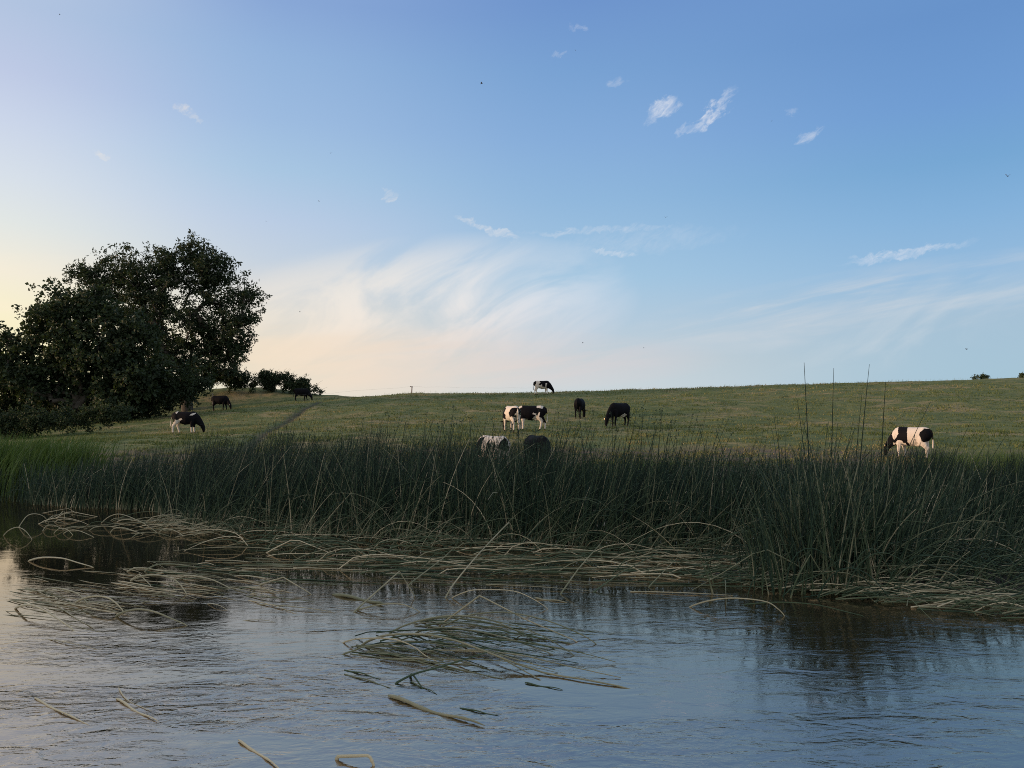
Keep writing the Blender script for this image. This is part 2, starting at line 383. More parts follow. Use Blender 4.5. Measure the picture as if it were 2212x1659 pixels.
def build_bed():
    N = 27500
    u = rng.uniform(-330, 2540, N); back = rng.power(1.15, N)
    vf = np.interp(u, FRONT[:, 0], FRONT[:, 1]); df = CAM_H*F/(vf-905)
    d = df + back*(np.clip(22.5-df, 2, 11)) + .25*rng.normal(0, 1, N)*(back < .2)
    x = (u-CU)/F*d; y = d
    den = fbm(x*.8, y*.8, 51, 3)
    # the bed thins at the open pool on the far left
    k = rng.uniform(0, 1, N) < np.clip((den-.25)*3, .25, 1)
    k &= ~((u < 60) & (d < 17.2) & (rng.uniform(0, 1, N) < .85))
    u, x, y, d, back = u[k], x[k], y[k], d[k], back[k]; n = len(x)
    vt = np.interp(u, VTOP[:, 0], VTOP[:, 1]) + 22*(fbm(u*.02, u*0, 61, 3)-.5)*2
    H = CAM_H-(vt-905)*d/F
    H = H*rng.uniform(.60, 1.05, n); tall = rng.uniform(0, 1, n) < .11; H[tall] *= rng.uniform(1.08, 1.30, tall.sum())
    # stems lean mostly downstream (to the right), neighbours together
    lx = .10+.34*(fbm(x*.35, y*.35, 71, 3)-.40)+rng.normal(0, .11, n)
    ly = rng.normal(0, .07, n)
    lean = np.hypot(lx, ly)*.8; ldir = np.arctan2(ly, lx)
    curve = np.abs(rng.normal(0, .10, n))+ (rng.uniform(0, 1, n) < .10)*rng.uniform(.2, .6, n)
    z0 = np.maximum(terrain(x, y), -.12)
    P, rad = stems(x, y, z0, H-z0, lean, ldir, curve, rng.uniform(.0050, .0095, n))
    tone = np.clip(.17+.4*(fbm(x*.5, y*.5, 81, 3)-.5)+rng.normal(0, .12, n)+(rng.uniform(0, 1, n) < .04)*.35+.08*(u < 350), 0, 1)  # shade within the bed put into the colour: inner stems darker than the front
    tn = np.clip(tone[:, None] + np.array([.30, .10, 0, 0, 0, .02, .05])[None], 0, 1)
    parts = [tubes(P, rad, 3, tn)]
    # the outermost stems along the water: stouter, farther apart, pale at the foot
    m = 2500
    u2 = rng.uniform(70, 2540, m); d2 = CAM_H*F/(np.interp(u2, FRONT[:, 0], FRONT[:, 1])-905)+rng.exponential(.35, m)-.1
    x2 = (u2-CU)/F*d2; H2 = (CAM_H-(np.interp(u2, VTOP[:, 0], VTOP[:, 1])-905)*d2/F)*rng.uniform(.55, 1.12, m)
    l2 = .10+.5*(fbm(x2*.3, d2*.3, 171, 3)-.40)+rng.normal(0, .15, m); q2 = rng.normal(0, .10, m)
    P2, r2 = stems(x2, d2, np.full(m, -.1), H2+.1, np.hypot(l2, q2)*.85, np.arctan2(q2, l2), np.abs(rng.normal(0, .12, m))+(rng.uniform(0, 1, m) < .18)*rng.uniform(.2, .7, m), rng.uniform(.0065, .0115, m), 9)
    t2 = np.clip(.40+rng.normal(0, .16, m)+(rng.uniform(0, 1, m) < .10)*.3, 0, 1)
    parts.append(tubes(P2, r2, 4, np.clip(t2[:, None]+np.array([.35, .22, .08, .02, 0, 0, 0, 0, .03])[None], 0, 1)))
    # single taller stems with brown heads standing over the bed, against the pasture
    m = 170
    u3 = np.concatenate([rng.uniform(880, 1480, 105), rng.uniform(420, 1700, 65)]); d3 = CAM_H*F/(np.interp(u3, FRONT[:, 0], FRONT[:, 1])-905)+rng.uniform(.5, 4, m)
    H3 = CAM_H-(rng.uniform(880, 945, m)-905)*d3/F; l3 = np.abs(rng.normal(.14, .16, m))
    P3, r3 = stems((u3-CU)/F*d3, d3, np.full(m, -.1), H3+.1, l3, rng.normal(0, .5, m)+(rng.uniform(0, 1, m) < .2)*math.pi, rng.uniform(0, .12, m), rng.uniform(.006, .0085, m), 8)
    parts.append(tubes(P3, r3*1.05, 4, np.clip(.22+rng.normal(0, .1, m), 0, 1)))
    parts += seed_heads(P3, np.arange(m)[:120], .50)
    pk = np.where((rng.uniform(0, 1, n) < .05) & (u > 420))[0]
    parts += seed_heads(P, pk, .45)
    V, q, t = merge(parts)
    tag(mesh_np('reed_bed', V, q, M_REED, {'tone': t}), kind='stuff')
build_bed()

M_SEDGE = tone_mat('sedge_blade', [(0, (.04, .075, .02)), (.5, (.085, .14, .035)), (1, (.16, .20, .06))], .5, .35, .3)
def sedge(name, pts, n, hmin, hmax, tone, w=.022):
    """broad soft blades arching from a wet bank"""
    pts = np.asarray(pts); i = rng.integers(0, len(pts), n)
    x = pts[i, 0]+rng.normal(0, 1, n)*pts[i, 2]; y = pts[i, 1]+rng.normal(0, .8, n)
    H = rng.uniform(hmin, hmax, n); l = rng.normal(.2, .9, n); K = 6; t = np.linspace(0, 1, K)[None]
    sw = rng.uniform(.1, .55, n)
    s = sw[:, None]*t**2*H[:, None]
    z0 = np.maximum(terrain(x, y), -.1)
    C = np.stack([x[:, None]+np.cos(l)[:, None]*s, y[:, None]+np.sin(l)[:, None]*s*.6, z0[:, None]+H[:, None]*(t-.25*sw[:, None]*t**3)], -1)
    a = rng.uniform(0, math.pi, n); W = np.stack([np.cos(a), np.sin(a), 0*a], 1)[:, None]*(w*(1-t**2*.95)/2)[..., None]
    V = np.stack([C-W, C+W], 2).reshape(-1, 3)
    b = (np.arange(n)*K*2)[:, None]+(np.arange(K-1)*2)[None]
    q = np.stack([b, b+1, b+3, b+2], -1).reshape(-1, 4)
    tn = np.repeat(np.clip(tone+rng.normal(0, .16, n), 0, 1), K*2)
    return mesh_np(name, V, q, M_SEDGE, {'tone': tn})
def bank_pts(us, d, sx): return [((u-CU)/F*d, d, sx) for u in us]
tag(sedge('sedge_leaves', bank_pts(np.arange(-160, 165, 18), 20.5, .25), 3000, 1.10, 1.80, .52, .034), kind='stuff')
tag(sedge('sedge_leaves', bank_pts(np.arange(2030, 2330, 18), 24.5, .35), 1700, .75, 1.12, .8), kind='stuff')
tag(sedge('sedge_leaves', bank_pts(np.arange(1210, 1500, 30), 25, .4), 700, .3, .85, .6), kind='stuff')

def arcs(P0, P1, h, r, K=9, skew=None, base_tone=None):
    """stalks bowed over from P0 to P1 with rise h"""
    n = len(P0); t = np.linspace(0, 1, K)[None]
    sk = skew if skew is not None else np.ones(n)
    tt = t**sk[:, None]
    P = P0[:, None]*(1-t)[..., None]+P1[:, None]*t[..., None]
    P = P.copy(); kk = rng.uniform(.3, .8, n)[:, None]; tent = np.where(tt < kk, tt/kk, (1-tt)/(1-kk)); tent = np.where((rng.uniform(0, 1, n) < .35)[:, None], tent, 4*tt*(1-tt))
    P[..., 2] += h[:, None]*tent
    side = rng.normal(0, .025, n)[:, None]*np.sin(t*math.pi)
    P[..., 1] += side
    rad = r[:, None]*(1-.6*t)
    return P, rad
def build_fallen():
    n = 300
    u = rng.uniform(330, 1640, n); v0 = np.interp(u, [330, 600, 900, 1200, 1640], [1112, 1140, 1160, 1178, 1200]); v1 = np.interp(u, [330, 480, 620, 900, 1200, 1640], [1128, 1152, 1225, 1245, 1236, 1250])
    v = v0+(v1-v0)*rng.power(.75, n)
    y = CAM_H*F/(v-905); x = (u-CU)/F*y
    L = rng.uniform(.6, 1.9, n); a = np.where(rng.uniform(0, 1, n) < .85, rng.normal(-.10, .22, n), rng.normal(math.pi+.15, .4, n))
    P0 = np.stack([x, y, np.full(n, -.02)], 1)
    P1 = P0+np.stack([np.cos(a)*L, np.sin(a)*L*.6, rng.uniform(-.0, .05, n)], 1)
    h = np.where(rng.uniform(0, 1, n) < .5, rng.uniform(.02, .10, n), rng.uniform(.10, .30, n))*np.interp(v, [1110, 1180, 1250], [1.1, .9, .7])
    P, rad = arcs(P0, P1, h, rng.uniform(.0055, .0095, n), skew=rng.uniform(.5, .9, n))
    tone = np.clip(np.where(rng.uniform(0, 1, n) < .28, .86, .56)+rng.normal(0, .12, n)+(u < 620)*.10, 0, 1)
    parts = [tubes(P, rad, 4, tone)]
    # half fallen ones still rooted in the bed
    n = 300
    u = rng.uniform(430, 1660, n); v = np.interp(u, FRONT[:, 0], FRONT[:, 1])+rng.uniform(-6, 14, n)
    y = CAM_H*F/(v-905); x = (u-CU)/F*y
    sgn = np.where(rng.uniform(0, 1, n) < .75, 1, -1)
    P, rad = stems(x, y-.1, np.full(n, -.05), rng.uniform(.6, 1.3, n), rng.uniform(.3, .75, n), np.where(sgn > 0, rng.normal(-.1, .4, n), rng.normal(math.pi+.1, .4, n)), rng.uniform(.05, .45, n), rng.uniform(.0055, .009, n), 8)
    parts.append(tubes(P, rad, 3, np.clip(.55+rng.normal(0, .16, n), 0, 1)))
    # heap of bent stalks at the left end, on the still pool
    n = 130
    u = np.concatenate([rng.normal(385, 42, 90), rng.uniform(60, 470, 40)]); v = np.concatenate([rng.normal(1128, 10, 90), rng.normal(1131, 12, 40)])
    y = CAM_H*F/(v-905); x = (u-CU)/F*y; L = rng.uniform(.4, 1.3, n)
    P0 = np.stack([x, y, np.full(n, -.02)], 1); a = rng.normal(0, .35, n); P1 = P0+np.stack([np.cos(a)*L, np.sin(a)*L*.6, 0*L], 1)
    P, rad = arcs(P0, P1, L*rng.uniform(.02, .17, n), rng.uniform(.005, .009, n), skew=rng.uniform(.6, 1.0, n))
    parts.append(tubes(P, rad, 4, np.clip(.82+rng.normal(0, .1, n), 0, 1)))
    # thin flat stalks drifting just on the surface
    n = 100
    u = rng.uniform(260, 1500, n); v = np.interp(u, [260, 600, 900, 1500], [1222, 1212, 1220, 1236])+rng.normal(8, 15, n)
    y = CAM_H*F/(v-905); x = (u-CU)/F*y; L = rng.uniform(.4, 1.3, n); a = rng.normal(-.18, .12, n)
    P0 = np.stack([x, y, np.full(n, .003)], 1); P1 = P0+np.stack([np.cos(a)*L, np.sin(a)*L, 0*L], 1)
    P, rad = arcs(P0, P1, rng.uniform(0, .02, n), rng.uniform(.004, .008, n))
    parts.append(tubes(P, rad, 4, np.clip(.66+rng.normal(0, .15, n), 0, 1)))
    # thin strands caught in the raft in mid river, and trailing pale ones at the left
    n = 22
    u = np.concatenate([rng.uniform(880, 1060, 11), rng.uniform(760, 880, 11)]); v = np.concatenate([rng.uniform(1335, 1366, 11), rng.uniform(1385, 1416, 11)])
    y = CAM_H*F/(v-905); x = (u-CU)/F*y; L = rng.uniform(.4, 1.1, n); a = rng.normal(-.30, .08, n)
    P0 = np.stack([x, y, np.full(n, .0)], 1); P1 = P0+np.stack([np.cos(a)*L, np.sin(a)*L, 0*L], 1)
    P, rad = arcs(P0, P1, rng.uniform(0, .05, n), rng.uniform(.003, .006, n)); parts.append(tubes(P, rad, 4, np.clip(.74+rng.normal(0, .12, n), 0, 1)))
    n = 18                                                        # long straight stems fanning out of the raft
    u = rng.uniform(770, 960, n); v = rng.uniform(1345, 1420, n); y = CAM_H*F/(v-905); x = (u-CU)/F*y; L = rng.uniform(.9, 1.7, n); a = rng.normal(-.36, .09, n)
    P0 = np.stack([x, y, np.full(n, .01)], 1); P1 = P0+np.stack([np.cos(a)*L, np.sin(a)*L, rng.uniform(-.02, .02, n)], 1)
    P, rad = arcs(P0, P1, rng.uniform(.02, .10, n), rng.uniform(.0045, .0075, n), skew=rng.uniform(.6, 1.0, n)); parts.append(tubes(P, rad, 5, np.clip(.58+rng.normal(0, .15, n), 0, 1)))
    n = 120
    u = rng.uniform(20, 560, n); v = 1228+rng.normal(22, 26, n)+(u < 260)*35
    y = CAM_H*F/(v-905); x = (u-CU)/F*y; L = rng.uniform(.25, 1.0, n); a = rng.normal(-.45, .15, n)
    P0 = np.stack([x, y, np.full(n, -.004)], 1); P1 = P0+np.stack([np.cos(a)*L, np.sin(a)*L, 0*L], 1)
    P, rad = arcs(P0, P1, rng.uniform(0.005, .03, n), rng.uniform(.004, .007, n)); parts.append(tubes(P, rad, 4, np.clip(.86+rng.normal(0, .12, n), 0, 1)))
    V, q, t = merge(parts)
    tag(mesh_np('fallen_reeds', V, q, M_REED, {'tone': t}), kind='stuff')
build_fallen()

def build_clump():
    root = bpy.data.objects.new('bulrush_clump', None); COL.objects.link(root); root.location = (3.9, 8.9, 0)
    tag(root, 'tall dense clump of dark bulrushes standing out in the river at the right', 'reed clump')
    n = 1430
    u = np.concatenate([rng.normal(1800, 95, 650), rng.uniform(1620, 2580, 780)]); d = np.clip(rng.normal(9.3, .55, n), 8.35, 11)
    d = np.where(u > 1950, d+.25, d)
    x = (u-CU)/F*d
    vt = np.interp(u, [1580, 1660, 1720, 1860, 1920, 2010, 2330], [1150, 1060, 985, 980, 1010, 1045, 1060])
    H = (CAM_H-(vt-905)*d/F)*rng.uniform(.5, 1.12, n)
    H = H*np.where(rng.uniform(0, 1, n) < .10, rng.uniform(1.05, 1.35, n), 1.0)
    lx = .03+rng.normal(0, .17, n)+(u > 1900)*.18-(u < 1690)*.04; ly = rng.normal(0, .12, n)
    hi = rng.uniform(0, 1, n) < .045                              # a few much taller ones, loose over the top of the clump
    H = np.where(hi & (u < 2030), CAM_H-(rng.uniform(880, 990, n)-905)*d/F, H)
    P, rad = stems(x-root.location.x, d-root.location.y, np.full(n, -.05), np.clip(H, .25, 2.3), np.hypot(lx, ly), np.arctan2(ly, lx),
                   np.abs(rng.normal(0, .10, n))+(rng.uniform(0, 1, n) < .2)*rng.uniform(.1, .5, n), rng.uniform(.006, .0115, n), 8)
    tone = np.clip(.42+rng.normal(0, .18, n), 0, 1)
    tn = np.clip(tone[:, None]+np.array([.26, .16, .08, .02, 0, 0, .0, .05])[None], 0, 1)
    V, q, t = tubes(P, rad, 4, tn)
    mesh_np('upright_stems', V, q, M_REED, {'tone': t}, parent=root)
    # long arching stems thrown over to the right
    n = 430
    u = rng.uniform(1640, 2560, n); d = np.clip(rng.normal(9.2, .6, n), 8.2, 11); x = (u-CU)/F*d
    a = np.where(rng.uniform(0, 1, n) < .72, rng.normal(-.02, .35, n), rng.normal(math.pi, .4, n)); L = rng.uniform(.6, 2.0, n)
    P0 = np.stack([x, d, np.full(n, -.03)], 1)-np.array(root.location)
    P1 = P0+np.stack([np.cos(a)*L, np.sin(a)*L*.5, rng.uniform(0, .30, n)], 1)
    P, rad = arcs(P0, P1, rng.uniform(.05, .50, n), rng.uniform(.0055, .0095, n), 10, rng.uniform(.6, 1.05, n))
    V, q, t = tubes(P, rad, 4, np.clip(.50+rng.normal(0, .18, n), 0, 1))
    mesh_np('arching_stems', V, q, M_REED, {'tone': t}, parent=root)
    # low mud and litter hump the clump grows from
    us = np.linspace(0, 2*math.pi, 49)[:-1]; rings = np.linspace(0, 1, 9)
    cx, cy, ax, ay = 5.7-root.location.x, 9.35-root.location.y, 3.9, .95
    V = []
    for r in rings:
        for w in us:
            rr = r*(1+.14*math.sin(3*w+1)+.08*math.sin(7*w))
            V.append((cx+ax*rr*math.cos(w)-.0, cy+ay*rr*math.sin(w), .10*(1-r*r)+.02*rng.normal()*(1-r)-.03*r))
    V = np.array(V); nn = len(us)
    i = (np.arange(len(rings)-1)[:, None]*nn+np.arange(nn)[None]).ravel(); j = (np.arange(len(rings)-1)[:, None]*nn+((np.arange(nn)+1) % nn)[None]).ravel()
    mm, g, b = new_mat('river_mud'); b.inputs['Base Color'].default_value = (.022, .018, .012, 1); b.inputs['Roughness'].default_value = .8
    mesh_np('mud_base', V, np.stack([i, j, j+nn, i+nn], 1), mm, parent=root)
    # flattened dead stalks along the water's edge
    n = 360
    u = rng.uniform(1490, 2600, n); vb = np.interp(u, [1490, 1650, 1800, 2000, 2330], [1252, 1270, 1290, 1318, 1335])
    v = vb-rng.power(.6, n)*np.interp(u, [1490, 1700, 2330], [14, 38, 52])+rng.normal(0, 3, n)
    y = CAM_H*F/(v-905); x = (u-CU)/F*y; L = rng.uniform(.3, 1.5, n); a = rng.normal(-.12, .20, n)+(rng.uniform(0, 1, n) < .15)*rng.normal(0, .8, n)
    P0 = np.stack([x, y, rng.uniform(0, .07, n)], 1)-np.array(root.location); P1 = P0+np.stack([np.cos(a)*L, np.sin(a)*L, rng.uniform(-.03, .03, n)], 1)
    P, rad = arcs(P0, P1, rng.uniform(0, .14, n), rng.uniform(.005, .0095, n), 7)
    V, q, t = tubes(P, rad, 4, np.clip(np.where(rng.uniform(0, 1, n) < .25, .85, .58)+rng.normal(0, .12, n), 0, 1))
    mesh_np('dead_stalks', V, q, M_REED, {'tone': t}, parent=root)
build_clump()

# single reeds one can tell apart -----------------------------------
def spline(pts, n=18):
    pts = np.asarray(pts, float); k = len(pts)
    if k == 2: return pts[0]+(pts[1]-pts[0])*np.linspace(0, 1, n)[:, None]
    e = np.vstack([2*pts[0]-pts[1], pts, 2*pts[-1]-pts[-2]]); out = []
    for s in np.linspace(0, k-1-1e-6, n):
        i = int(s); t = s-i; p0, p1, p2, p3 = e[i:i+4]
        out.append(.5*((2*p1)+(-p0+p2)*t+(2*p0-5*p1+4*p2-p3)*t*t+(-p0+3*p1-3*p2+p3)*t**3))
    return np.array(out)
def stalk(name, label, cat, pts, r, tone, group, foot=None, sharp=False, taper=.5, knots=()):
    """pts: outline of a stalk in the photograph; its first and last (or foot) spots lie on the water"""
    P0 = on_z(*pts[0]); P1 = on_z(*(foot or pts[-1])); d = P1[:2]-P0[:2]
    W = [P0]
    mids = pts[1:] if foot else pts[1:-1]
    nrm = np.array([-d[1], d[0]]); c = np.array([0, 0, CAM_H])
    for (u, v) in mids:
        rr = ray(u, v); den = rr[0]*nrm[0]+rr[1]*nrm[1]; t = ((P0[:2]-c[:2])@nrm)/den
        p = c+rr*t; p[2] = max(p[2], .004); W.append(p)
    if not foot: W.append(P1)
    W = np.array(W)
    if sharp:
        segs = [spline(W[i:i+2], 8) for i in range(len(W)-1)]; C = np.vstack([segs[0]]+[s[1:] for s in segs[1:]])
    else: C = spline(W, 22)
    C[0] -= (C[1]-C[0])*.3; C[0, 2] = min(C[0, 2], -.02)
    if not foot: C[-1, 2] = min(C[-1, 2], -.012)
    o = C[0].copy(); o[2] = 0
    t = np.linspace(0, 1, len(C))
    rad = r*(1-taper*t)
    for k in knots: rad = rad*(1+.45*np.exp(-((t-k)/.02)**2))
    V, q, tn = tubes((C-o)[None], rad[None], 6, np.full(1, tone))
    return tag(mesh_np(name, V, q, M_REED, {'tone': tn}, loc=o), label, cat, group)
def floating(name, label, cat, a, b, r, tone, group, bend=0.0, knots=(), z=None, taper=.6):
    r = r*.72; tone = min(1, tone+.1+(.18 if tone < .5 else 0))
    P0, P1 = on_z(*a), on_z(*b); t = np.linspace(0, 1, 16); d = P1-P0
    C = P0+d*t[:, None]; C[:, 2] = (r*.5 if z is None else z)+.5*r*np.sin(t*9+P0[0]*7); C[:, 1] += .8*r*np.sin(t*7+P0[1]*5)
    C[:, 0] += -d[1]*bend*np.sin(t*math.pi); C[:, 1] += d[0]*bend*np.sin(t*math.pi)
    rad = r*(1-taper*t); rad[0] *= .5; rad[-1] *= .3
    for k in knots: rad = rad*(1+.5*np.exp(-((t-k)/.04)**2))
    o = C[0].copy(); o[2] = 0
    V, q, tn = tubes((C-o)[None], rad[None], 6, np.full(1, tone))
    return tag(mesh_np(name, V, q, M_REED, {'tone': tn}, loc=o), label, cat, group)

GL = 'pale bent reeds on the still pool at the left'
for lab, pts in [
    ('round pale hoop of bent reed at the far left edge of the pool', [(7, 1157), (20, 1145), (38, 1139), (55, 1147), (70, 1166)]),
    ('pale hooped reed rising behind the leftmost hoop on the dark pool', [(40, 1139), (58, 1115), (77, 1110), (95, 1116), (106, 1131)]),
    ('long pale reed arch in the middle of the dark pool, falling to the right', [(218, 1130), (238, 1115), (262, 1111), (300, 1125), (325, 1140), (340, 1151)]),
    ('low short reed hoop between the two high arches of the dark pool', [(92, 1147), (101, 1136), (118, 1135), (140, 1146)]),
    ('low reed arch with drooping right end below the long pool arch', [(238, 1151), (246, 1142), (266, 1140), (290, 1147), (311, 1155)]),
    ('rightmost of the low reed hoops at the front rim of the pool', [(342, 1152), (352, 1144), (370, 1144), (385, 1150), (397, 1158)]),
    ('thin reed hoop touching the water right of centre of the pool', [(116, 1152), (128, 1142), (145, 1144), (158, 1156)]),
    ('flat reed arch ending in a long tail on the dark pool', [(136, 1153), (150, 1146), (172, 1147), (205, 1161)]),
    ('reed with curled tip standing over the left pool hoops', [(96, 1128), (115, 1114), (128, 1112), (138, 1104), (140, 1122)])]:
    stalk('bent_reed', lab, 'reed', pts, .0085, .84, GL)
GM = 'arched reeds trailing in the shaded water at the left'
for lab, pts, tn in [
    ('long white reed arch alone on the dark water near the left edge', [(60, 1212), (80, 1206), (100, 1204), (135, 1206), (170, 1216), (205, 1226)], .95),
    ('high green reed arch at the top of the streaky shallows', [(312, 1235), (326, 1225), (345, 1219), (380, 1219), (432, 1226)], .75),
    ('small arch on the left tip of the streaky shallows', [(274, 1235), (290, 1228), (312, 1227), (352, 1234)], .85),
    ('long reed arch bending down sharply above the pale floating pair', [(281, 1255), (305, 1245), (338, 1242), (372, 1250), (390, 1264), (404, 1284)], .82),
    ('smooth pale arch at the right of the shallows, before bright water', [(390, 1248), (402, 1244), (424, 1245), (460, 1253), (500, 1272)], .85),
    ('steep pale reed arch in the centre of the choppy shade', [(161, 1303), (180, 1293), (205, 1288), (232, 1291), (252, 1304), (268, 1322)], .9),
    ('low reed arch behind the steep arch, nearest its left', [(90, 1279), (106, 1272), (127, 1271), (160, 1279), (178, 1291), (191, 1306)], .85),
    ('longest pale arch at the left edge, sloping far down to the right', [(32, 1314), (45, 1309), (67, 1307), (95, 1318), (130, 1340), (164, 1364)], .95),
    ('olive arch with a wisp of weed, lowest on the choppy shade', [(249, 1331), (268, 1322), (298, 1316), (332, 1321), (370, 1336), (408, 1352)], .78)]:
    stalk('bent_reed', lab, 'reed', pts, .012, tn, GM)
stalk('bent_reed', 'reed snapped into a sharp pale elbow above the floating pair', 'reed', [(281, 1254), (301, 1240), (328, 1267)], .008, .9, GM, sharp=True)
stalk('bent_reed', 'reed snapped into a low elbow left of the floating log', 'reed', [(559, 1264), (612, 1247), (676, 1285)], .009, .85, 'snapped reeds of the bright water', sharp=True)
for lab, a, b, tn in [
    ('long pale stalk lying flat under the snapped elbow, upper of the pair', (254, 1255), (459, 1293), .92),
    ('pale stalk lying flat under the snapped elbow, lower of the pair', (240, 1259), (372, 1284), .9),
    ('pale flat stalk crossing under the steep arch in the choppy shade', (117, 1299), (282, 1331), .92),
    ('dull flat stalk beside the low arch at the left', (54, 1269), (130, 1297), .75),
    ('thin flat stalk trailing right of the longest left arch', (120, 1308), (205, 1361), .75)]:
    floating('floating_stalk', lab, 'reed stalk', a, b, .010, tn, 'stalks floating on the shaded water')
GB = 'pieces of dead stalk adrift near the camera'
floating('floating_stalk', 'short buff stalk adrift in the lower left corner area', 'reed stalk', (74, 1510), (192, 1568), .012, 1.0, GB, knots=(.3, .7))
floating('floating_stalk', 'knotted buff stalk adrift beside a thin curved one', 'reed stalk', (250, 1511), (342, 1562), .012, .92, GB, knots=(.25, .45, .7))
floating('floating_stalk', 'thin curved pale stalk right of the knotted one', 'reed stalk', (256, 1486), (328, 1538), .007, .95, GB, bend=-.06)
floating('floating_stalk', 'tan jointed cane cut by the bottom edge of the photo', 'reed stalk', (516, 1600), (618, 1672), .012, 1.0, GB, knots=(.3, .62))
stalk('floating_stalk', 'straight tan cane lifted off the water with a bent dark leg', 'reed stalk', [(727, 1640), (730, 1634), (794, 1632), (800, 1636), (808, 1654)], .011, .95, GB, sharp=True, taper=.3, knots=(.85,))
GR = 'dark reeds of the broken raft in mid river'
raft = [
 ('thick straight reed snapped at its peak, highest of the raft', [(948, 1352), (1036, 1287), (1049, 1293), (1140, 1340), (1253, 1388)], .011, .55, True),
 ('reed arching from the left over the raft, ending by the right tips', [(839, 1368), (880, 1349), (937, 1334), (993, 1330), (1060, 1339), (1134, 1371)], .011, .45, False),
 ('widest dark arch of the raft, its tip farthest right', [(950, 1356), (1000, 1333), (1040, 1325), (1097, 1323), (1180, 1340), (1250, 1368), (1292, 1392)], .010, .40, False),
 ('low dark arch in the heart of the raft', [(893, 1368), (930, 1358), (985, 1357), (1067, 1371), (1130, 1390), (1202, 1416)], .010, .40, False),
 ('long heavy pale-backed reed, longest of the raft, ending as a dark pole', [(781, 1392), (810, 1379), (844, 1371), (911, 1370), (960, 1378), (1012, 1393), (1160, 1449), (1270, 1469), (1380, 1491)], .0135, .48, False),
 ('reed from the frayed left root of the raft, bending down at its middle', [(738, 1388), (775, 1380), (844, 1380), (890, 1395), (920, 1417), (950, 1432)], .009, .6, False),
 ('leftmost dark reed of the raft, rising gently from the water', [(738, 1414), (765, 1405), (788, 1397), (881, 1385), (940, 1391), (1010, 1404)], .010, .42, False),
 ('slim reed crossing below the heavy one to a dark tip', [(990, 1390), (1040, 1402), (1086, 1424), (1130, 1448), (1174, 1472)], .009, .45, False),
 ('grey arch behind the snapped peak of the raft', [(974, 1292), (1002, 1280), (1030, 1274), (1105, 1276), (1150, 1293), (1186, 1316)], .008, .62, False),
 ('dark middle reed in the bundle under the snapped peak', [(905, 1342), (960, 1334), (1030, 1341), (1090, 1353), (1140, 1371), (1190, 1383)], .012, .35, False),
 ('lower dark reed of the bundle under the snapped peak', [(915, 1350), (985, 1345), (1060, 1356), (1130, 1372), (1246, 1392)], .012, .33, False),
 ('upper thin reed of the bundle behind the snapped peak', [(925, 1339), (985, 1331), (1050, 1338), (1120, 1354), (1180, 1378), (1246, 1418)], .008, .38, False)]
for lab, pts, r, tn, sh in raft: stalk('broken_reed', lab, 'reed', pts, r*.78, min(.95, tn+.30), GR, sharp=sh, taper=.45)
for lab, a, b, r, tn in [
 ('flat green stalk at the left foot of the raft, upper one', (770, 1394), (1093, 1470), .012, .42),
 ('flat green stalk at the left foot of the raft, lower one', (800, 1406), (1000, 1452), .012, .38),
 ('thin dark stalk floating off the right side of the raft', (1040, 1352), (1290, 1372), .007, .3),
 ('thin dark stalk reaching past the widest arch', (1100, 1345), (1345, 1372), .006, .35),
 ('dark drifting stalk left of the lone upright twig, upper one', (744, 1447), (822, 1467), .010, .3),
 ('dark drifting stalk left of the lone upright twig, lower one', (744, 1456), (846, 1487), .010, .38),
 ('thin dark stalk drifting below the heavy reed pole', (1134, 1476), (1216, 1491), .009, .25),
 ('thin dark stalk drifting right of the big brown stalk', (993, 1530), (1079, 1547), .009, .25),
 ('brown-yellow leaf blade lying on the water under the reeds', (1155, 1293), (1226, 1302), .014, .7),
 ('short dark drifting piece under the lone upright twig', (888, 1474), (944, 1500), .008, .3)]:
    floating('floating_stalk', lab, 'reed stalk', a, b, r, tn, 'stalks drifting about the raft')
floating('floating_stalk', 'big brown half-sunk stalk with knots, below the raft', 'reed stalk', (838, 1507), (1048, 1572), .021, .68, 'stalks drifting about the raft', knots=(.38, .78))
floating('floating_log', 'thick dark log floating under the tangle left of the raft', 'log', (719, 1284), (830, 1307), .026, .42, None, taper=.2)
stalk('broken_reed', 'lone twig rising to the right from the water below the raft', 'reed', [(852, 1477), (895, 1456), (956, 1439), (1052, 1409)], .009, .5, GR, foot=(1030, 1452))
stalk('broken_reed', 'short bent piece hooked on the lone twig', 'reed', [(886, 1462), (892, 1458), (914, 1489)], .010, .45, GR)
for lab, pts, foot, tn in [
 ('straight reed with dark root, snapped into a tall elbow beside the log', [(764, 1322), (863, 1234), (897, 1290)], None, .8),
 ('low arched reed sharing the dark root beside the log', [(767, 1319), (815, 1307), (866, 1305), (910, 1322)], None, .8),
 ('very long straight pale reed slanting up out of the water in mid picture', [(961, 1292), (985, 1255), (1040, 1190), (1093, 1135), (1101, 1130), (1108, 1146)], (1085, 1240), .82),
 ('long thin reed slanting up left of the very long one', [(881, 1264), (956, 1207), (982, 1182)], (975, 1240), .7),
 ('lone slanting reed with a snapped dangling tip right of the raft', [(1210, 1284), (1250, 1228), (1295, 1177), (1300, 1208)], (1290, 1256), .72),
 ('reed crossing another over open water, leaning right before the clump', [(1400, 1269), (1432, 1236), (1463, 1205)], (1460, 1250), .7),
 ('slanting reed right of the lone one with dangling tip', [(1280, 1280), (1340, 1238), (1420, 1195)], (1390, 1250), .6)]:
    stalk('slanting_reed', lab, 'reed', pts, .0085, tn, 'single reeds rising from open water', foot=foot, sharp=len(pts) < 5 and 'arched' not in lab)
stalk('bent_reed', 'long low arch over open water left of the clump foot', 'reed', [(1487, 1311), (1530, 1298), (1584, 1292), (1652, 1299), (1680, 1315), (1696, 1331)], .008, .85, 'single reeds rising from open water')
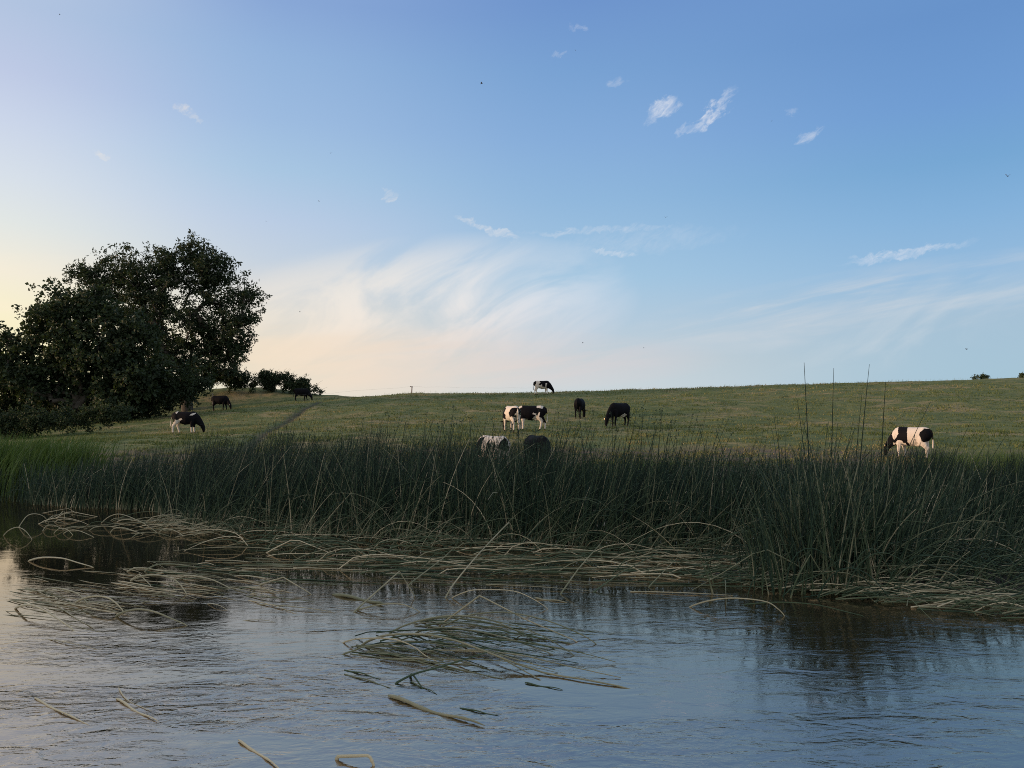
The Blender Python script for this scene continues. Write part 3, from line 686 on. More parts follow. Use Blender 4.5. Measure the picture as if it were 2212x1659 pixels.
stalk('bent_reed', 'thin dark arch trailing along the water under the clump', 'reed', [(1600, 1306), (1680, 1301), (1760, 1306), (1830, 1322), (1870, 1332)], .007, .5, 'single reeds rising from open water')
GT = 'tallest stems of the clump against the hill and sky'
for lab, b, top, r in [
 ('tallest reed of all, piercing the skyline left of the others', (1760, 1275), (1737, 783), .0085),
 ('tall straight reed, second from the left of those crossing the skyline', (1792, 1262), (1801, 795), .0075),
 ('tall reed slightly tilted right, its tip nearly as high as the tallest', (1838, 1265), (1878, 787), .0080),
 ('thick dark tall reed just left of the half hidden cow', (1892, 1262), (1913, 825), .0090),
 ('tall reed tip leaning left beside the tallest one', (1772, 1268), (1722, 862), .0065),
 ('slim reed between the second and third tall ones', (1830, 1260), (1862, 850), .0065),
 ('reed of the clump leaning far left over the pasture', (1720, 1265), (1672, 900), .0060),
 ('long reed slanting right across the half hidden cow', (1850, 1250), (2010, 868), .0070),
 ('slanted reed in front of the pasture at the far right', (1960, 1245), (2100, 905), .0060),
 ('reed leaning right over the bright sedge', (2010, 1240), (2180, 930), .0060)]:
    P0 = on_z(*b); rr = ray(*top); t = (P0[1]+.05)/rr[1]; P1 = np.array([0, 0, CAM_H])+rr*t
    s = np.linspace(0, 1, 14)[:, None]; C = P0+(P1-P0)*s; C[:, 0] += (P1[0]-P0[0])*.18*(s[:, 0]**2-s[:, 0]); C[0, 2] = -.05
    V, q, tn = tubes((C-P0)[None], (r*1.15*(1-.75*s[:, 0]**1.8))[None], 6, np.full(1, .15))
    tag(mesh_np('tall_reed', V, q, M_REED, {'tone': tn}, loc=P0), lab, 'reed', GT)

# ------------------------------------------------------------------ trees, hedges, bushes
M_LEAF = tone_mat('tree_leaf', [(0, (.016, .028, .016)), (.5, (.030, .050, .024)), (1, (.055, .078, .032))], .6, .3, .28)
mb, g_, b_ = new_mat('bark'); b_.inputs['Roughness'].default_value = .9
tc_ = g_.add('ShaderNodeTexCoord'); g_.put(b_.inputs['Base Color'], g_.ramp(g_.noise(tc_.outputs['Object'], 4, 4), [(.3, (.03, .026, .02)), (.7, (.075, .065, .05))])); M_BARK = mb
def leaf_quads(C, s, asp, tone):
    n = len(C); a = rng.normal(0, 1, (n, 3)); a[:, 2] -= .25; a /= np.linalg.norm(a, axis=1, keepdims=True)
    b = np.cross(a, rng.normal(0, 1, (n, 3))); b /= np.linalg.norm(b, axis=1, keepdims=True)
    nn = np.cross(a, b); a = a*s[:, None]; b = b*(s*asp)[:, None]; f = nn*(s*.18)[:, None]
    V = np.stack([C, C+a*.5+b*.5-f*.0+f, C+a, C+a*.5-b*.5+f], 1).reshape(-1, 3); i = np.arange(n)*4
    return V, np.stack([i, i+1, i+2, i+3], 1), np.repeat(tone, 4)
def lobe_world(lobes, d):
    out = []
    for (u, v, r, *dd) in lobes:
        dd = d+(dd[0] if dd else 0); rr = ray(u, v); p = np.array([0, 0, CAM_H])+rr*(dd/rr[1]); out.append((p, r/F*dd))
    return out
def fill_lobes(L, n, shell=.55):
    vol = np.array([r**2.2 for _, r in L]); pick = rng.choice(len(L), n, p=vol/vol.sum())
    c = np.array([p for p, _ in L])[pick]; r = np.array([q for _, q in L])[pick]
    dr = rng.normal(0, 1, (n, 3)); dr /= np.linalg.norm(dr, axis=1, keepdims=True)
    rad = np.where(rng.uniform(0, 1, n) < shell, rng.uniform(.78, 1.0, n), rng.uniform(.2, .85, n))
    return c+dr*(r*rad)[:, None]*np.array([1, .8, 1])
def tree(name, label, cat, base, lobes, d, nclust, per, leaf, asp, trunk_r, spread, tone0, twigs=9, zmin=None, fork=.22, group=None, stems_n=1):
    L = lobe_world(lobes, d); root = bpy.data.objects.new(name, None); COL.objects.link(root)
    root.location = base; tag(root, label, cat, group); base = np.array(base)
    K = fill_lobes(L, nclust); K = K[K[:, 2] > (zmin if zmin is not None else base[2]+.8)]
    top = max(p[2]+r for p, r in L)-base[2]
    cen = np.mean([p for p, _ in L], axis=0)
    # limbs: every leaf clump is joined to the nearest lower node of the growing skeleton
    nodes = [base+np.array([0, 0, -.3])]; par = [-1]
    trunk_top = base+np.array([(cen[0]-base[0])*.35, (cen[1]-base[1])*.35, top*fork])
    for s in np.linspace(.2, 1, 5):
        nodes.append(base+(trunk_top-base)*s+np.array([rng.normal()*.06, rng.normal()*.06, 0])); par.append(len(nodes)-2)
    order = np.argsort(np.linalg.norm(K-trunk_top, axis=1)); tips = []
    for k in K[order]:
        A = np.array(nodes); dist = np.linalg.norm(A-k, axis=1)+1.6*np.clip(A[:, 2]-k[2]+.3, 0, None)+.10*np.arange(len(A) , dtype=float)*0
        i = int(np.argmin(dist[5:]))+5 if len(A) > 6 else len(A)-1
        a = A[i]; prev = i
        mid = np.array([rng.normal(), rng.normal(), rng.normal()+.6])*np.linalg.norm(k-a)*.10
        for s in (.34, .67, 1.0):
            nodes.append(a+(k-a)*s+mid*math.sin(s*math.pi)); par.append(prev); prev = len(nodes)-1
        tips.append(prev)
    A = np.array(nodes); cnt = np.zeros(len(A))
    for t in tips:
        while t >= 0: cnt[t] += 1; t = par[t]
    rr = np.maximum(.018, trunk_r*(cnt/cnt[0])**.48)
    idx = np.arange(1, len(A)); pa = np.array(par)[1:]
    P = np.stack([A[pa], A[idx]], 1)-base; rad = np.stack([np.minimum(rr[pa], rr[idx]*1.35), rr[idx]], 1)
    V, q, t = tubes(P, rad, 6, np.full(len(P), .5))
    mesh_np('trunk', V, q, M_BARK, {'tone': t}, parent=root)
    # leaves: clumps -> twigs -> leaves
    n = len(K); T = np.repeat(K, twigs, 0)+rng.normal(0, 1, (n*twigs, 3))*spread*np.array([1, 1, .75])
    ct = np.repeat(rng.normal(0, .13, n), twigs)
    C = np.repeat(T, per, 0)+rng.normal(0, 1, (len(T)*per, 3))*spread*.30
    tone = np.clip(tone0+np.repeat(ct, per)+rng.normal(0, .14, len(C)), 0, 1)
    V, q, t = leaf_quads(C-base, leaf*rng.uniform(.6, 1.3, len(C)), asp, tone)
    mesh_np('crown', V, q, M_LEAF, {'tone': t}, False, parent=root)
    return root
def gz(x, y): return float(terrain(x, y))
def wx(u, d): return (u-CU)/F*d
ASH = [(252,585,58), (220,620,45), (300,600,62), (345,560,44), (405,568,55), (440,575,52), (470,612,55), (500,650,50), (525,670,34), (505,705,48), (480,745,45),
       (440,690,70), (380,650,75), (330,660,65), (400,740,70), (455,790,42), (360,790,60), (478,778,36), (450,806,36), (400,815,45), (300,720,60), (495,770,24), (250,650,50), (185,618,40)]
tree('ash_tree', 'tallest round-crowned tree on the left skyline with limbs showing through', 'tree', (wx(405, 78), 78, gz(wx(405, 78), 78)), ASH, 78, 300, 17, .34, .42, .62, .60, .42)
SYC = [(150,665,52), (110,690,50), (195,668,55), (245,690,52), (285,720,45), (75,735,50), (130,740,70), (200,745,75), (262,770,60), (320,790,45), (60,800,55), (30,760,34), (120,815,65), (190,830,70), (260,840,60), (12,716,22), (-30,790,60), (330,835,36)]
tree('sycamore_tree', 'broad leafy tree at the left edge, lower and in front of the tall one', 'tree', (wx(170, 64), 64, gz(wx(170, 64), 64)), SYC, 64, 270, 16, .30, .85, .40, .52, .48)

M_HEDGE = M_LEAF
def bush(name, label, cat, lobes, d, nclust, per, leaf, tone0, group=None, twigs=8, spread=.3, wisps=0):
    L = lobe_world(lobes, d); cen = np.mean([p for p, _ in L], axis=0)
    base = np.array([cen[0], cen[1], gz(cen[0], cen[1])])
    K = fill_lobes(L, nclust, .7); K[:, 2] = np.maximum(K[:, 2], terrain(K[:, 0], K[:, 1])+.1)
    n = len(K); T = np.repeat(K, twigs, 0)+rng.normal(0, 1, (n*twigs, 3))*spread; ct = np.repeat(rng.normal(0, .12, n), twigs)
    C = np.repeat(T, per, 0)+rng.normal(0, 1, (len(T)*per, 3))*spread*.35
    V, q, t = leaf_quads(C-base, leaf*rng.uniform(.6, 1.3, len(C)), .6, np.clip(tone0+np.repeat(ct, per)+rng.normal(0, .13, len(C)), 0, 1))
    parts = [(V, q, t)]
    if wisps:                                                     # thin shoots sticking out of the top
        i = rng.choice(len(K), wisps); p = K[i]; a = np.array([rng.normal(.25, .25, wisps), rng.normal(0, .2, wisps), rng.uniform(.5, 1.1, wisps)]).T
        tt = np.linspace(0, 1, 5)[None, :, None]; P = p[:, None]+a[:, None]*tt+np.array([.25, 0, -.15])*tt**2-base
        parts.append(tubes(P, np.tile(np.linspace(.016, .006, 5), (wisps, 1)), 3, np.full(wisps, .8)))
    V, q, t = merge(parts)
    return tag(mesh_np(name, V, q, M_HEDGE, {'tone': t}, False, loc=base), label, cat, group)
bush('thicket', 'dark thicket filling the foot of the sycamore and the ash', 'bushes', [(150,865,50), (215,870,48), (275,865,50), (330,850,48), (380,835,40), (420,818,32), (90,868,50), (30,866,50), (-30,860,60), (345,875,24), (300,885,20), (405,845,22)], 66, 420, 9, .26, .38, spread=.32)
bush('bramble_hedge', 'low bramble hedge at the left edge, nearest the bright sedge', 'hedge', [(20,918,26), (65,910,26), (105,908,22), (145,906,22), (-20,920,30), (185,902,20), (225,895,20), (262,888,17), (40,935,14), (-10,945,16)], 52, 260, 10, .15, .55, spread=.2)
bush('rounded_bush', 'rounded dark bush right of the tall tree, beside the pale post', 'bush', [(470,806,18), (498,806,23), (522,818,18), (545,826,12), (455,815,14), (505,826,16)], 84, 130, 10, .20, .40, spread=.22, wisps=14)
bush('skyline_hedge', 'long low hedge sloping down the skyline behind a black cow', 'hedge', [(572,816,13), (595,819,15), (618,823,15), (640,828,14), (660,833,12), (676,840,9), (687,845,6), (585,830,13), (630,838,11)], 85, 170, 10, .18, .42, spread=.2, wisps=70)
bush('small_shrub', 'tiny shrub on the right skyline, the left of two', 'bush', [(2106,815,2), (2114,814,3), (2123,814,3), (2131,815,2)], 82, 18, 8, .13, .85, spread=.12)
bush('small_shrub', 'tiny shrub on the skyline cut by the right edge', 'bush', [(2208,812,3), (2217,810,4)], 82, 18, 8, .13, .85, spread=.12)

# unseen thicket added left of the view to keep the low sun off the river and the reeds
def add_sun_blocker():
    L = [(np.array([-46+rng.normal()*1.5, y, 4.9+rng.normal()*.6]), 4.3+rng.normal()*.4) for y in np.arange(-14, 15, 3.2)]
    L += [(np.array([p[0], p[1]+1.2, 1.2]), 2.6) for p, _ in L]
    K = fill_lobes(L, 1500, .6); K = K[K[:, 2] > .1]
    C = np.repeat(K, 16, 0)+rng.normal(0, .6, (len(K)*16, 3))
    V, q, t = leaf_quads(C-np.array([-46, 0, 0]), rng.uniform(.4, .8, len(C)), .7, np.clip(rng.normal(.45, .15, len(C)), 0, 1))
    tag(mesh_np('added_shade_thicket', V, q, M_LEAF, {'tone': t}, False, loc=(-46, 0, 0)), 'added leafy thicket out of view at the left, shading the river', 'thicket', None, 'stuff')
add_sun_blocker()

# fence on the crest and the pale post by the bush ---------------------
M_WOOD, gw, bw = new_mat('weathered_wood'); bw.inputs['Roughness'].default_value = .9
tcw = gw.add('ShaderNodeTexCoord'); gw.put(bw.inputs['Base Color'], gw.ramp(gw.noise(tcw.outputs['Object'], 9, 4), [(.3, (.09, .05, .04)), (.7, (.17, .11, .09))]))
M_PALE, gp, bp_ = new_mat('pale_wood'); bp_.inputs['Roughness'].default_value = .9
tcp = gp.add('ShaderNodeTexCoord'); gp.put(bp_.inputs['Base Color'], gp.ramp(gp.noise(tcp.outputs['Object'], 9, 4), [(.3, (.26, .25, .23)), (.7, (.42, .40, .36))]))
M_WIRE, gq, bq = new_mat('fence_wire'); bq.inputs['Base Color'].default_value = (.22, .22, .22, 1); bq.inputs['Roughness'].default_value = .5
fx, fy = wx(889, 79.5), 79.5; fz = gz(fx, fy)
root = bpy.data.objects.new('wire_fence', None); COL.objects.link(root); root.location = (fx, fy, fz)
tag(root, 'lone dark fence post with a thin wire on the crest of the hill', 'fence')
def tube1(name, pts, rads, mat, parent, sides=8):
    V, q, t = tubes(np.array(pts, float)[None], np.array(rads, float)[None], sides, np.full(1, .5)); n = len(pts)*sides
    return mesh_np(name, V, [q, np.arange(sides)[None, ::-1], np.arange(n-sides, n)[None]], mat, {'tone': t}, False, parent=parent)
tube1('post', [(0, 0, -.3), (.02, 0, .3), (.04, 0, .74)], [.055, .055, .05], M_WOOD, root)
tube1('insulator', [(-.17, 0, .80), (-.05, 0, .74), (.12, 0, .73)], [.03, .045, .05], M_WOOD, root)
wp = []
for s in np.linspace(-1, 1, 41):
    X = s*13; wp.append((X, .3*s, .78-.28*(abs(s))*.8+(gz(fx+X, fy)-fz)*.9))
tube1('wire', wp, [.0035]*41, M_WIRE, root, 4)
px, py_ = wx(459, 80), 80.0
p0 = on = ground_hit(459, 836, 60, 100)
if p0 is None: p0 = np.array([px, py_, gz(px, py_)])
pr = tube1('gate_post', [(0, 0, -.3), (.01, 0, .5), (0, 0, 1.15)], [.06, .058, .055], M_PALE, None)
pr.location = p0; tag(pr, 'thin pale post standing between the tall tree and rounded bush', 'post')

# ------------------------------------------------------------------ cows
def cow_mat():
    m, g, b = new_mat('cow_coat')
    a = g.add('ShaderNodeAttribute', attribute_name='coat')
    c = g.ramp(g.step(a.outputs['Fac'], .42, .58), [(0, (.006, .006, .008)), (1, (.60, .545, .49))])
    h = g.add('ShaderNodeAttribute', attribute_name='skin')
    c = g.mix(h.outputs['Fac'], c, (.035, .030, .028))
    tc = g.add('ShaderNodeTexCoord')
    nz = g.noise(tc.outputs['Object'], 14, 4)
    c = g.mix(g.m('MULTIPLY', g.m('MULTIPLY', g.step(nz, .5, .85), .22), a.outputs['Fac']), c, (.10, .085, .07))
    g.put(b.inputs['Base Color'], c); b.inputs['Roughness'].default_value = .7; b.inputs['Specular IOR Level'].default_value = .06
    bp = g.add('ShaderNodeBump'); bp.inputs['Strength'].default_value = .25; bp.inputs['Distance'].default_value = .01
    g.put(bp.inputs['Height'], g.noise(tc.outputs['Object'], 60, 3)); g.l.new(bp.outputs[0], b.inputs['Normal'])
    return m
M_COW = cow_mat()
M_TAG, gt, bt = new_mat('ear_tag'); bt.inputs['Base Color'].default_value = (.75, .62, .35, 1); bt.inputs['Roughness'].default_value = .5
def loft(secs, n=14):
    """secs: (centre, half width sideways, half height); closed skin along the centres"""
    C = np.array([s[0] for s in secs], float); W = np.array([s[1] for s in secs]); Hh = np.array([s[2] for s in secs])
    T = np.gradient(C, axis=0); T /= np.linalg.norm(T, axis=1, keepdims=True)
    Sd = np.cross(np.array([0, 0, 1.0]), T)
    for i in range(len(Sd)):
        if np.linalg.norm(Sd[i]) < .35: Sd[i] = (0, 1, 0)
        Sd[i] = Sd[i]-T[i]*(Sd[i]@T[i]); Sd[i] /= np.linalg.norm(Sd[i])
        if Sd[i][1] < 0: Sd[i] *= -1
    U = np.cross(T, Sd); an = np.arange(n)*2*math.pi/n
    V = C[:, None]+Sd[:, None]*(W[:, None]*np.cos(an))[..., None]+U[:, None]*(Hh[:, None]*np.sin(an))[..., None]
    k = len(secs); V = V.reshape(-1, 3)
    i = (np.arange(k-1)[:, None]*n+np.arange(n)[None]).ravel(); j = (np.arange(k-1)[:, None]*n+((np.arange(n)+1) % n)[None]).ravel()
    q = np.stack([i, j, j+n, i+n], 1)
    V = np.vstack([V, C[0]-T[0]*W[0]*.25, C[-1]+T[-1]*W[-1]*.25]); a, b = k*n, k*n+1; e = np.arange(n); e2 = (e+1) % n
    t1 = np.stack([e2, e, np.full(n, a)], 1); t2 = np.stack([e+(k-1)*n, e2+(k-1)*n, np.full(n, b)], 1)
    return V, [q, np.vstack([t1, t2])], np.zeros(len(V))
def inpoly(x, z, poly):
    p = np.array(poly); c = np.zeros(len(x), bool); j = len(p)-1
    for i in range(len(p)):
        k = ((p[i, 1] > z) != (p[j, 1] > z)) & (x < (p[j, 0]-p[i, 0])*(z-p[i, 1])/(p[j, 1]-p[i, 1]+1e-9)+p[i, 0]); c ^= k; j = i
    return c
def cow(label, pos, yaw, coat, legs=(0, 0, 0, 0), neck=0.0, size=1.0, ears=1, tags=(1,), udder=False, tail=(0, 0), seed=1, bulk=1.0, group='cattle grazing on the hillside'):
    pos = np.array(pos, float); cy, sy = math.cos(yaw), math.sin(yaw)
    def foot(x, y):                                               # the ground under a hoof, in the cow's own frame
        return (gz(pos[0]+(x*cy-y*sy)*size, pos[1]+(x*sy+y*cy)*size)-pos[2])/size
    B = bulk
    parts = []
    parts.append(loft([((-.80, 0, 1.06), .13*B, .13), ((-.74, 0, 1.04), .21*B, .22), ((-.60, 0, 1.00), .265*B, .30), ((-.42, 0, .965), .275*B, .335), ((-.20, 0, .925), .305*B, .375), ((.05, 0, .905), .325*B, .395), ((.28, 0, .925), .295*B, .375), ((.46, 0, .955), .245*B, .345), ((.60, 0, .955), .18*B, .28), ((.68, 0, .95), .11*B, .19)], 18))
    parts.append(loft([((-.70, 0, 1.17), .10, .10), ((-.55, 0, 1.23), .17, .085), ((-.3, 0, 1.235), .10, .06), ((.1, 0, 1.24), .09, .06), ((.42, 0, 1.235), .09, .085), ((.60, 0, 1.17), .07, .08)]))   # spine and hip bones
    n_ = lambda x, z: (x, (x-.5)*math.tan(neck), z)
    parts.append(loft([((.40, 0, .98), .19, .32), (n_(.58, .86), .165, .29), (n_(.74, .71), .125, .225), (n_(.88, .56), .10, .165), (n_(.96, .46), .095, .13)]))
    gm = foot(1.0, .5*math.tan(neck))
    hx = lambda x, z: (x, (.97-.5)*math.tan(neck)+(x-.97)*math.tan(neck)*.4, z+gm*.8)
    parts.append(loft([(hx(.90, .52), .075, .085), (hx(.955, .44), .115, .125), (hx(.985, .34), .105, .125), (hx(1.01, .23), .08, .10), (hx(1.03, .13), .068, .08), (hx(1.035, .06), .068, .068), (hx(1.03, .035), .05, .05)]))
    for s in (-1, 1):                                             # ears
        e0 = np.array(hx(.945, .475)); e0[1] += s*.085
        parts.append(loft([(e0, .03, .022), (e0+np.array([-.01, s*.07, .015]), .045, .028), (e0+np.array([-.025, s*.14, .01]), .040, .024), (e0+np.array([-.03, s*.19, -.01]), .016, .016)], 8))
    fl = [(.40, .155, legs[0]), (.40, -.155, legs[1])]; rl = [(-.60, .16, legs[2]), (-.60, -.16, legs[3])]
    for x, y, o in fl:
        fz_ = foot(x+o, y)
        parts.append(loft([((.42, y*1.05, .92), .10, .20), ((.41+o*.15, y*1.05, .74), .10, .155), ((.39+o*.3, y, .58), .085, .112), ((.385+o*.55, y, .44), .062, .074), ((.395+o*.7, y, .36), .060, .066), ((.39+o*.85, y, .25), .044, .048), ((.395+o*.95, y, .14+fz_*.8), .045, .05), ((.41+o, y, .08+fz_), .040, .046), ((.425+o, y, .0+fz_), .052, .064)], 10))
    for x, y, o in rl:
        fz_ = foot(x+o, y)
        parts.append(loft([((-.54, y*.9, 1.02), .13, .22), ((-.50+o*.1, y*1.1, .82), .125, .205), ((-.52+o*.25, y*1.08, .66), .098, .165), ((-.61+o*.45, y, .53), .064, .105), ((-.665+o*.62, y, .42), .056, .078), ((-.655+o*.78, y, .30), .046, .055), ((-.64+o*.9, y, .17+fz_*.8), .046, .052), ((-.62+o*.97, y, .09+fz_), .041, .047), ((-.595+o, y, .0+fz_), .052, .066)], 10))
    tx, ty = tail
    parts.append(loft([((-.74, 0, 1.20), .045, .045), ((-.835, 0, 1.15), .036, .036), ((-.875+tx*.3, ty*.3, .98), .026, .026), ((-.885+tx*.6, ty*.6, .78), .024, .024), ((-.885+tx, ty, .60), .034, .034), ((-.88+tx, ty, .47), .038, .038), ((-.88+tx, ty, .39), .016, .016)], 8))
    if udder: parts.append(loft([((-.52, 0, .70), .10, .05), ((-.40, 0, .60), .13, .10), ((-.26, 0, .575), .12, .09), ((-.14, 0, .60), .07, .05)], 10))
    parts.append(loft([((-.18, 0, .62), .05, .05), ((-.07, 0, .535), .030, .06), ((-.0, 0, .56), .03, .03)], 8))
    V, q, _ = merge(parts)
    tmp = mesh_np('cow_rough', V, q)
    md = tmp.modifiers.new('r', 'REMESH'); md.mode = 'VOXEL'; md.voxel_size = .021
    ms = tmp.modifiers.new('s', 'SMOOTH'); ms.iterations = 5; ms.factor = .5
    dg = bpy.context.evaluated_depsgraph_get(); me = bpy.data.meshes.new_from_object(tmp.evaluated_get(dg))
    bpy.data.objects.remove(tmp)
    n = len(me.vertices); co = np.empty(n*3, np.float32); me.vertices.foreach_get('co', co); co = co.reshape(-1, 3)
    x, y, z = co.T.astype(float)
    xw = x+.13*(fbm(x*5+seed*9.1, z*5+y*2, seed, 3)-.5); zw = z+.13*(fbm(x*5+40, z*5+seed*3.3+y*2, seed+5, 3)-.5)
    w = np.zeros(n)
    for typ, val, sh in coat:
        if typ == 'poly': m = inpoly(xw, zw, sh)
        elif typ == 'disc': m = (xw-sh[0])**2+(zw-sh[1])**2 < sh[2]**2
        elif typ == 'left': m = inpoly(xw, zw, sh) & (y > 0)
        elif typ == 'right': m = inpoly(xw, zw, sh) & (y < 0)
        elif typ == 'fore': m = (x > sh[0]) & (x < sh[1]) & (z < sh[2]) & (z > .05) & (np.abs(y) > .06)
        elif typ == 'tail': m = (x < -.835) & (z < sh[0]) & (z > .3) & (np.abs(y-ty*.7) < .10)
        elif typ == 'blotch': m = fbm(x*sh[0]+seed*3.7, z*sh[0]+np.sign(y)*5+seed, seed, 3) > sh[1]
        w[m] = val
    hoof = (z < .055+np.array([0])) & (np.abs(y) < .32)
    hoof = z < .06
    at = me.attributes.new('coat', 'FLOAT', 'POINT'); at.data.foreach_set('value', w.astype(np.float32))
    at = me.attributes.new('skin', 'FLOAT', 'POINT'); at.data.foreach_set('value', hoof.astype(np.float32))
    me.polygons.foreach_set('use_smooth', np.ones(len(me.polygons), bool))
    me.materials.clear(); me.materials.append(M_COW)
    o = bpy.data.objects.new('cow', me); COL.objects.link(o)
    o.location = pos; o.rotation_euler = (0, 0, yaw); o.scale = (size,)*3
    tag(o, label, 'cow', group)
    for s in tags:
        e0 = np.array(hx(.945, .475))+np.array([.03, s*.165, -.035]); an = np.arange(10)*2*math.pi/10
        ring = lambda dx, r: np.stack([e0[0]+np.full(10, dx), e0[1]+np.cos(an)*r, e0[2]+np.sin(an)*r*1.15], 1)
        Vt = np.vstack([ring(-.006, .03), ring(.012, .035)]); i = np.arange(10); j = (i+1) % 10
        mesh_np('ear_tag', Vt, [np.stack([i, j, j+10, i+10], 1), i[None, ::-1], (i+10)[None]], M_TAG, None, False, parent=o)
    return o
def at(u, v, lo=26): return ground_hit(u, v, lo)
W, K = 1.0, 0.0
HOCKS = [('poly', W, [(-.95, .02), (-.95, .62), (-.62, .66), (-.45, .70), (-.28, .60), (-.30, .02)])]
# 1: by the left thicket
cow('black cow with white hind legs and white tail, lowest on the left slope', at(402, 936), R(2), HOCKS +
    [('poly', W, [(-.62, .60), (-.55, .86), (-.42, .80), (-.20, .88), (-.14, .80), (-.30, .68), (-.34, .56)]), ('poly', K, [(-.80, .55), (-.80, 1.3), (-.70, 1.3), (-.70, .56)]),
     ('poly', W, [(-.60, 1.22), (-.52, 1.33), (-.44, 1.33), (-.48, 1.17)]), ('poly', W, [(.30, 1.04), (.36, 1.14), (.55, 1.24), (.60, 1.18), (.44, 1.04)]), ('fore', W, (.2, .62, .36)), ('tail', W, (.95,))], legs=(.02, -.03, .16, -.10), neck=.05, size=1.06, tags=(), tail=(-.04, .02), seed=2)
cow('solid black cow on the left slope, left of the worn path', at(476, 886, 50), R(-6), [], legs=(.10, -.06, -.12, .10), neck=-.25, size=1.05, tags=(-1,), seed=3, bulk=1.06)
cow('solid black cow below the skyline hedge at the top of the path', at(652, 866, 55), R(4), [], legs=(.10, -.12, -.06, .04), neck=.02, size=1.0, tags=(), seed=4)
cow('black and white cow alone on the skyline crest', at(1172, 852, 55), R(-3), HOCKS +
    [('poly', W, [(-.85, .5), (-.66, .9), (-.60, 1.35), (-.35, 1.35), (-.24, 1.10), (-.40, .90), (-.14, .84), (-.06, .98), (.0, .72), (.28, .66), (.28, .44), (-.6, .3)]),
     ('poly', W, [(.16, .62), (.28, .74), (.32, 1.06), (.46, 1.06), (.36, .74), (.34, .45), (.15, .45)]), ('fore', W, (.15, .70, .56)), ('poly', K, [(-.95, .84), (-.72, .84), (-.58, 1.10), (-.64, 1.30), (-.95, 1.3)]), ('tail', K, (.9,))], legs=(-.16, .05, -.10, .10), neck=.03, size=1.0, tags=(), seed=5)
# the pair
E2 = at(1146, 929)
cow('mostly black cow with white legs, right one of the overlapping pair', E2, R(176), HOCKS +
    [('poly', W, [(-.56, .55), (-.47, .74), (-.50, .96), (-.44, 1.0), (-.38, .76), (-.26, .92), (-.14, .96), (-.14, .86), (-.28, .78), (-.22, .70), (-.1, .62), (-.35, .5)]), ('poly', W, [(-.72, 1.30), (-.66, 1.16), (-.30, 1.20), (-.30, 1.34)]),
     ('poly', K, [(-1, .40), (-.66, .40), (-.62, .72), (-.80, 1.1), (-1, 1.1)]), ('fore', W, (.15, .7, .60)), ('tail', W, (.85,)), ('poly', W, [(.46, 1.2), (.5, 1.32), (.62, 1.3), (.62, 1.16)])], legs=(.0, .14, .12, -.14), neck=0, size=1.05, tags=(), udder=True, tail=(.0, .0), seed=6)
cow('white cow with black blotches turned away, left one of the overlapping pair', at(1104, 931), R(114), [('poly', W, [(-1, 0), (-1, 1.4), (.9, 1.4), (.75, .75), (.62, .4), (.62, 0)]),
     ('left', K, [(-.85, 1.24), (-.50, 1.18), (-.34, 1.0), (-.40, .72), (-.66, .72), (-.85, .95)]), ('left', K, [(.08, 1.2), (.2, .98), (.02, .80), (.18, .62), (.42, .64), (.62, .92), (.42, 1.22)]), ('right', K, [(-.85, 1.24), (-.50, 1.18), (-.45, .74), (-.85, .9)]), ('right', K, [(0, 1.3), (.4, 1.3), (.4, .7), (.1, .7)]), ('poly', K, [(.66, 0), (.60, .8), (.8, 1.0), (1.3, .9), (1.3, 0)]), ('tail', W, (1.0,))], legs=(.08, -.08, -.04, .05), neck=-.1, size=1.02, tags=(), udder=True, seed=7)
cow('solid black cow seen from behind, the left of two in mid slope', at(1253, 903), R(72), [], legs=(.03, -.05, .04, -.04), neck=-.12, size=1.03, tags=(-1,), seed=8)
cow('black cow with pale belly patch facing left, right of two in mid slope', at(1337, 921), R(221), [('poly', W, [(-.34, .40), (-.36, .66), (-.14, .70), (.02, .62), (.0, .40)])], legs=(.10, -.06, .06, -.08), neck=-.06, size=1.06, tags=(-1,), udder=True, seed=9)
cow('black and white cow half hidden behind tall reeds at the right', at(1968, 990), R(129), HOCKS + [('poly', W, [(-.9, .3), (-.9, 1.36), (.12, 1.36), (.02, 1.1), (-.02, .8), (.06, .4)]), ('poly', K, [(-.95, .76), (-.58, .72), (-.46, .92), (-.50, 1.12), (-.66, 1.26), (-.95, 1.24)]),
     ('poly', W, [(.44, 1.32), (.40, 1.02), (.58, .72), (.74, .98), (.66, 1.32)]), ('fore', W, (.1, .70, .64)), ('poly', W, [(.2, .72), (.42, .78), (.5, .5), (.2, .4)]), ('poly', K, [(.70, 0), (.64, .66), (.82, .9), (1.3, .9), (1.3, 0)]), ('tail', W, (.8,))], legs=(.05, -.10, -.05, .10), neck=.05, size=.98, tags=(1, -1), udder=True, seed=10)
cow('white cow with black patches partly hidden by the reed tops in the middle', at(1062, 1027, 24), R(128), [('poly', W, [(-1, 0), (-1, 1.4), (.6, 1.4), (.6, 0)]), ('left', K, [(-.6, 1.02), (-.46, 1.12), (-.40, .9), (-.52, .78)]), ('left', K, [(-.98, 1.3), (-.72, 1.3), (-.66, .9), (-.9, .8)]), ('left', K, [(-.2, 1.2), (-.06, 1.02), (-.12, .7), (-.3, .72), (-.32, .95)]), ('left', K, [(.16, 1.26), (.5, 1.24), (.6, .8), (.36, .62), (.14, .8)]), ('poly', K, [(.62, 0), (.6, .8), (.8, 1.1), (1.3, .9), (1.3, 0)])], legs=(.06, -.04, .05, -.05), neck=.05, size=1.02, tags=(1,), seed=11)
cow('dark cow hunched behind the reeds beside the white patched one', at(1162, 1026, 24), R(-70), [], legs=(.05, -.03, .0, .04), neck=.0, size=1.02, tags=(), seed=12, bulk=1.1)

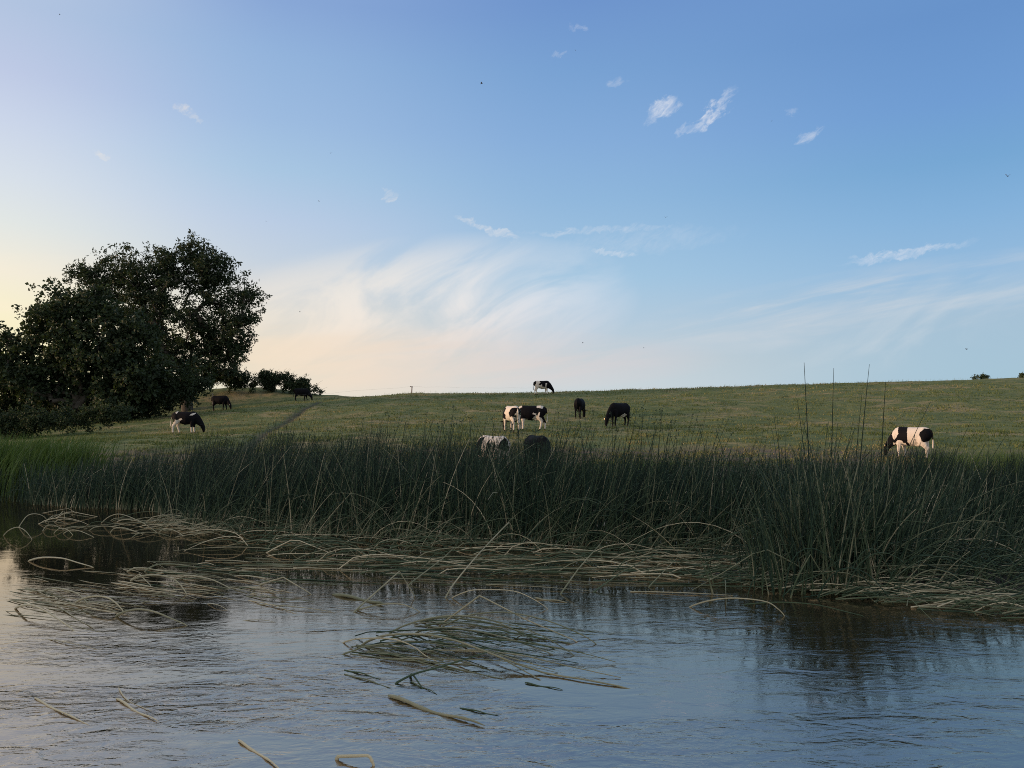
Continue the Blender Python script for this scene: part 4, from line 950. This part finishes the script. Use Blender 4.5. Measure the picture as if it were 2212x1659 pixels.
# ------------------------------------------------------------------ insects over the river
M_FLY, gf, bf = new_mat('insect_body'); bf.inputs['Base Color'].default_value = (.03, .03, .035, 1)
M_WING, gv, bv = new_mat('insect_wing'); bv.inputs['Base Color'].default_value = (.12, .12, .14, 1); bv.inputs['Roughness'].default_value = .4
def insect(label, u, v, d, s, yaw):
    rr = ray(u, v); p = np.array([0, 0, CAM_H])+rr*(d/rr[1])
    o = tube1('flying_insect', [(-.5*s, 0, 0), (-.25*s, 0, .02*s), (.1*s, 0, .05*s), (.35*s, 0, .04*s), (.5*s, 0, 0)], [.03*s, .08*s, .10*s, .08*s, .05*s], M_FLY, None)
    o.location = p; o.rotation_euler = (.2, -.3, yaw); tag(o, label, 'insect', 'insects flying over the river')
    for k in (-1, 1):
        V = np.array([(.15, k*.06, .08), (.30, k*.45, .45), (.02, k*.62, .55), (-.22, k*.40, .36), (-.05, k*.06, .09)])*s
        V = np.vstack([V, V+np.array([0, 0, .012*s])])
        mesh_np('wing', V, [np.array([[0, 1, 2, 3, 4], [9, 8, 7, 6, 5]]), np.array([[0, 5, 6, 1], [1, 6, 7, 2], [2, 7, 8, 3], [3, 8, 9, 4], [4, 9, 5, 0]])], M_WING, None, False, parent=o)
for a in [('largest dark insect, high against the blue near the right edge', 2177, 381, 3.2, .017, .6),
          ('blurred round insect in the blue above the crescent cloud', 1438, 470, 3.4, .012, 1.4), ('winged insect high in the middle of the blue sky', 1040, 181, 4.0, .015, .2),
          ('insect low over the right of the hill', 2088, 755, 4.2, .012, .1), ('insect in mid sky above the left cloud veil', 714, 331, 4.0, .011, 2.0),
          ('insect just right of the two bright cloud wisps', 1667, 262, 4.0, .009, 1.0), ('tiny insect in the top left corner of the sky', 129, 32, 4.0, .008, .5),
          ('small insect in the pale sky above the tall tree', 575, 479, 4.2, .008, 1.7), ('small insect near the bottom of the sky right of centre', 1391, 752, 4.2, .008, .9),
          ('small insect left of the winged one, above the left wisp', 689, 435, 4.0, .008, 2.6), ('tiny insect near the top edge right of centre', 1243, 109, 4.0, .008, 1.9),
          ('small insect against the cream veil right of the tall tree', 648, 674, 4.2, .009, 1.2), ('tiny insect under the crescent cloud', 1259, 741, 4.0, .008, .3)]:
    insect(*a)
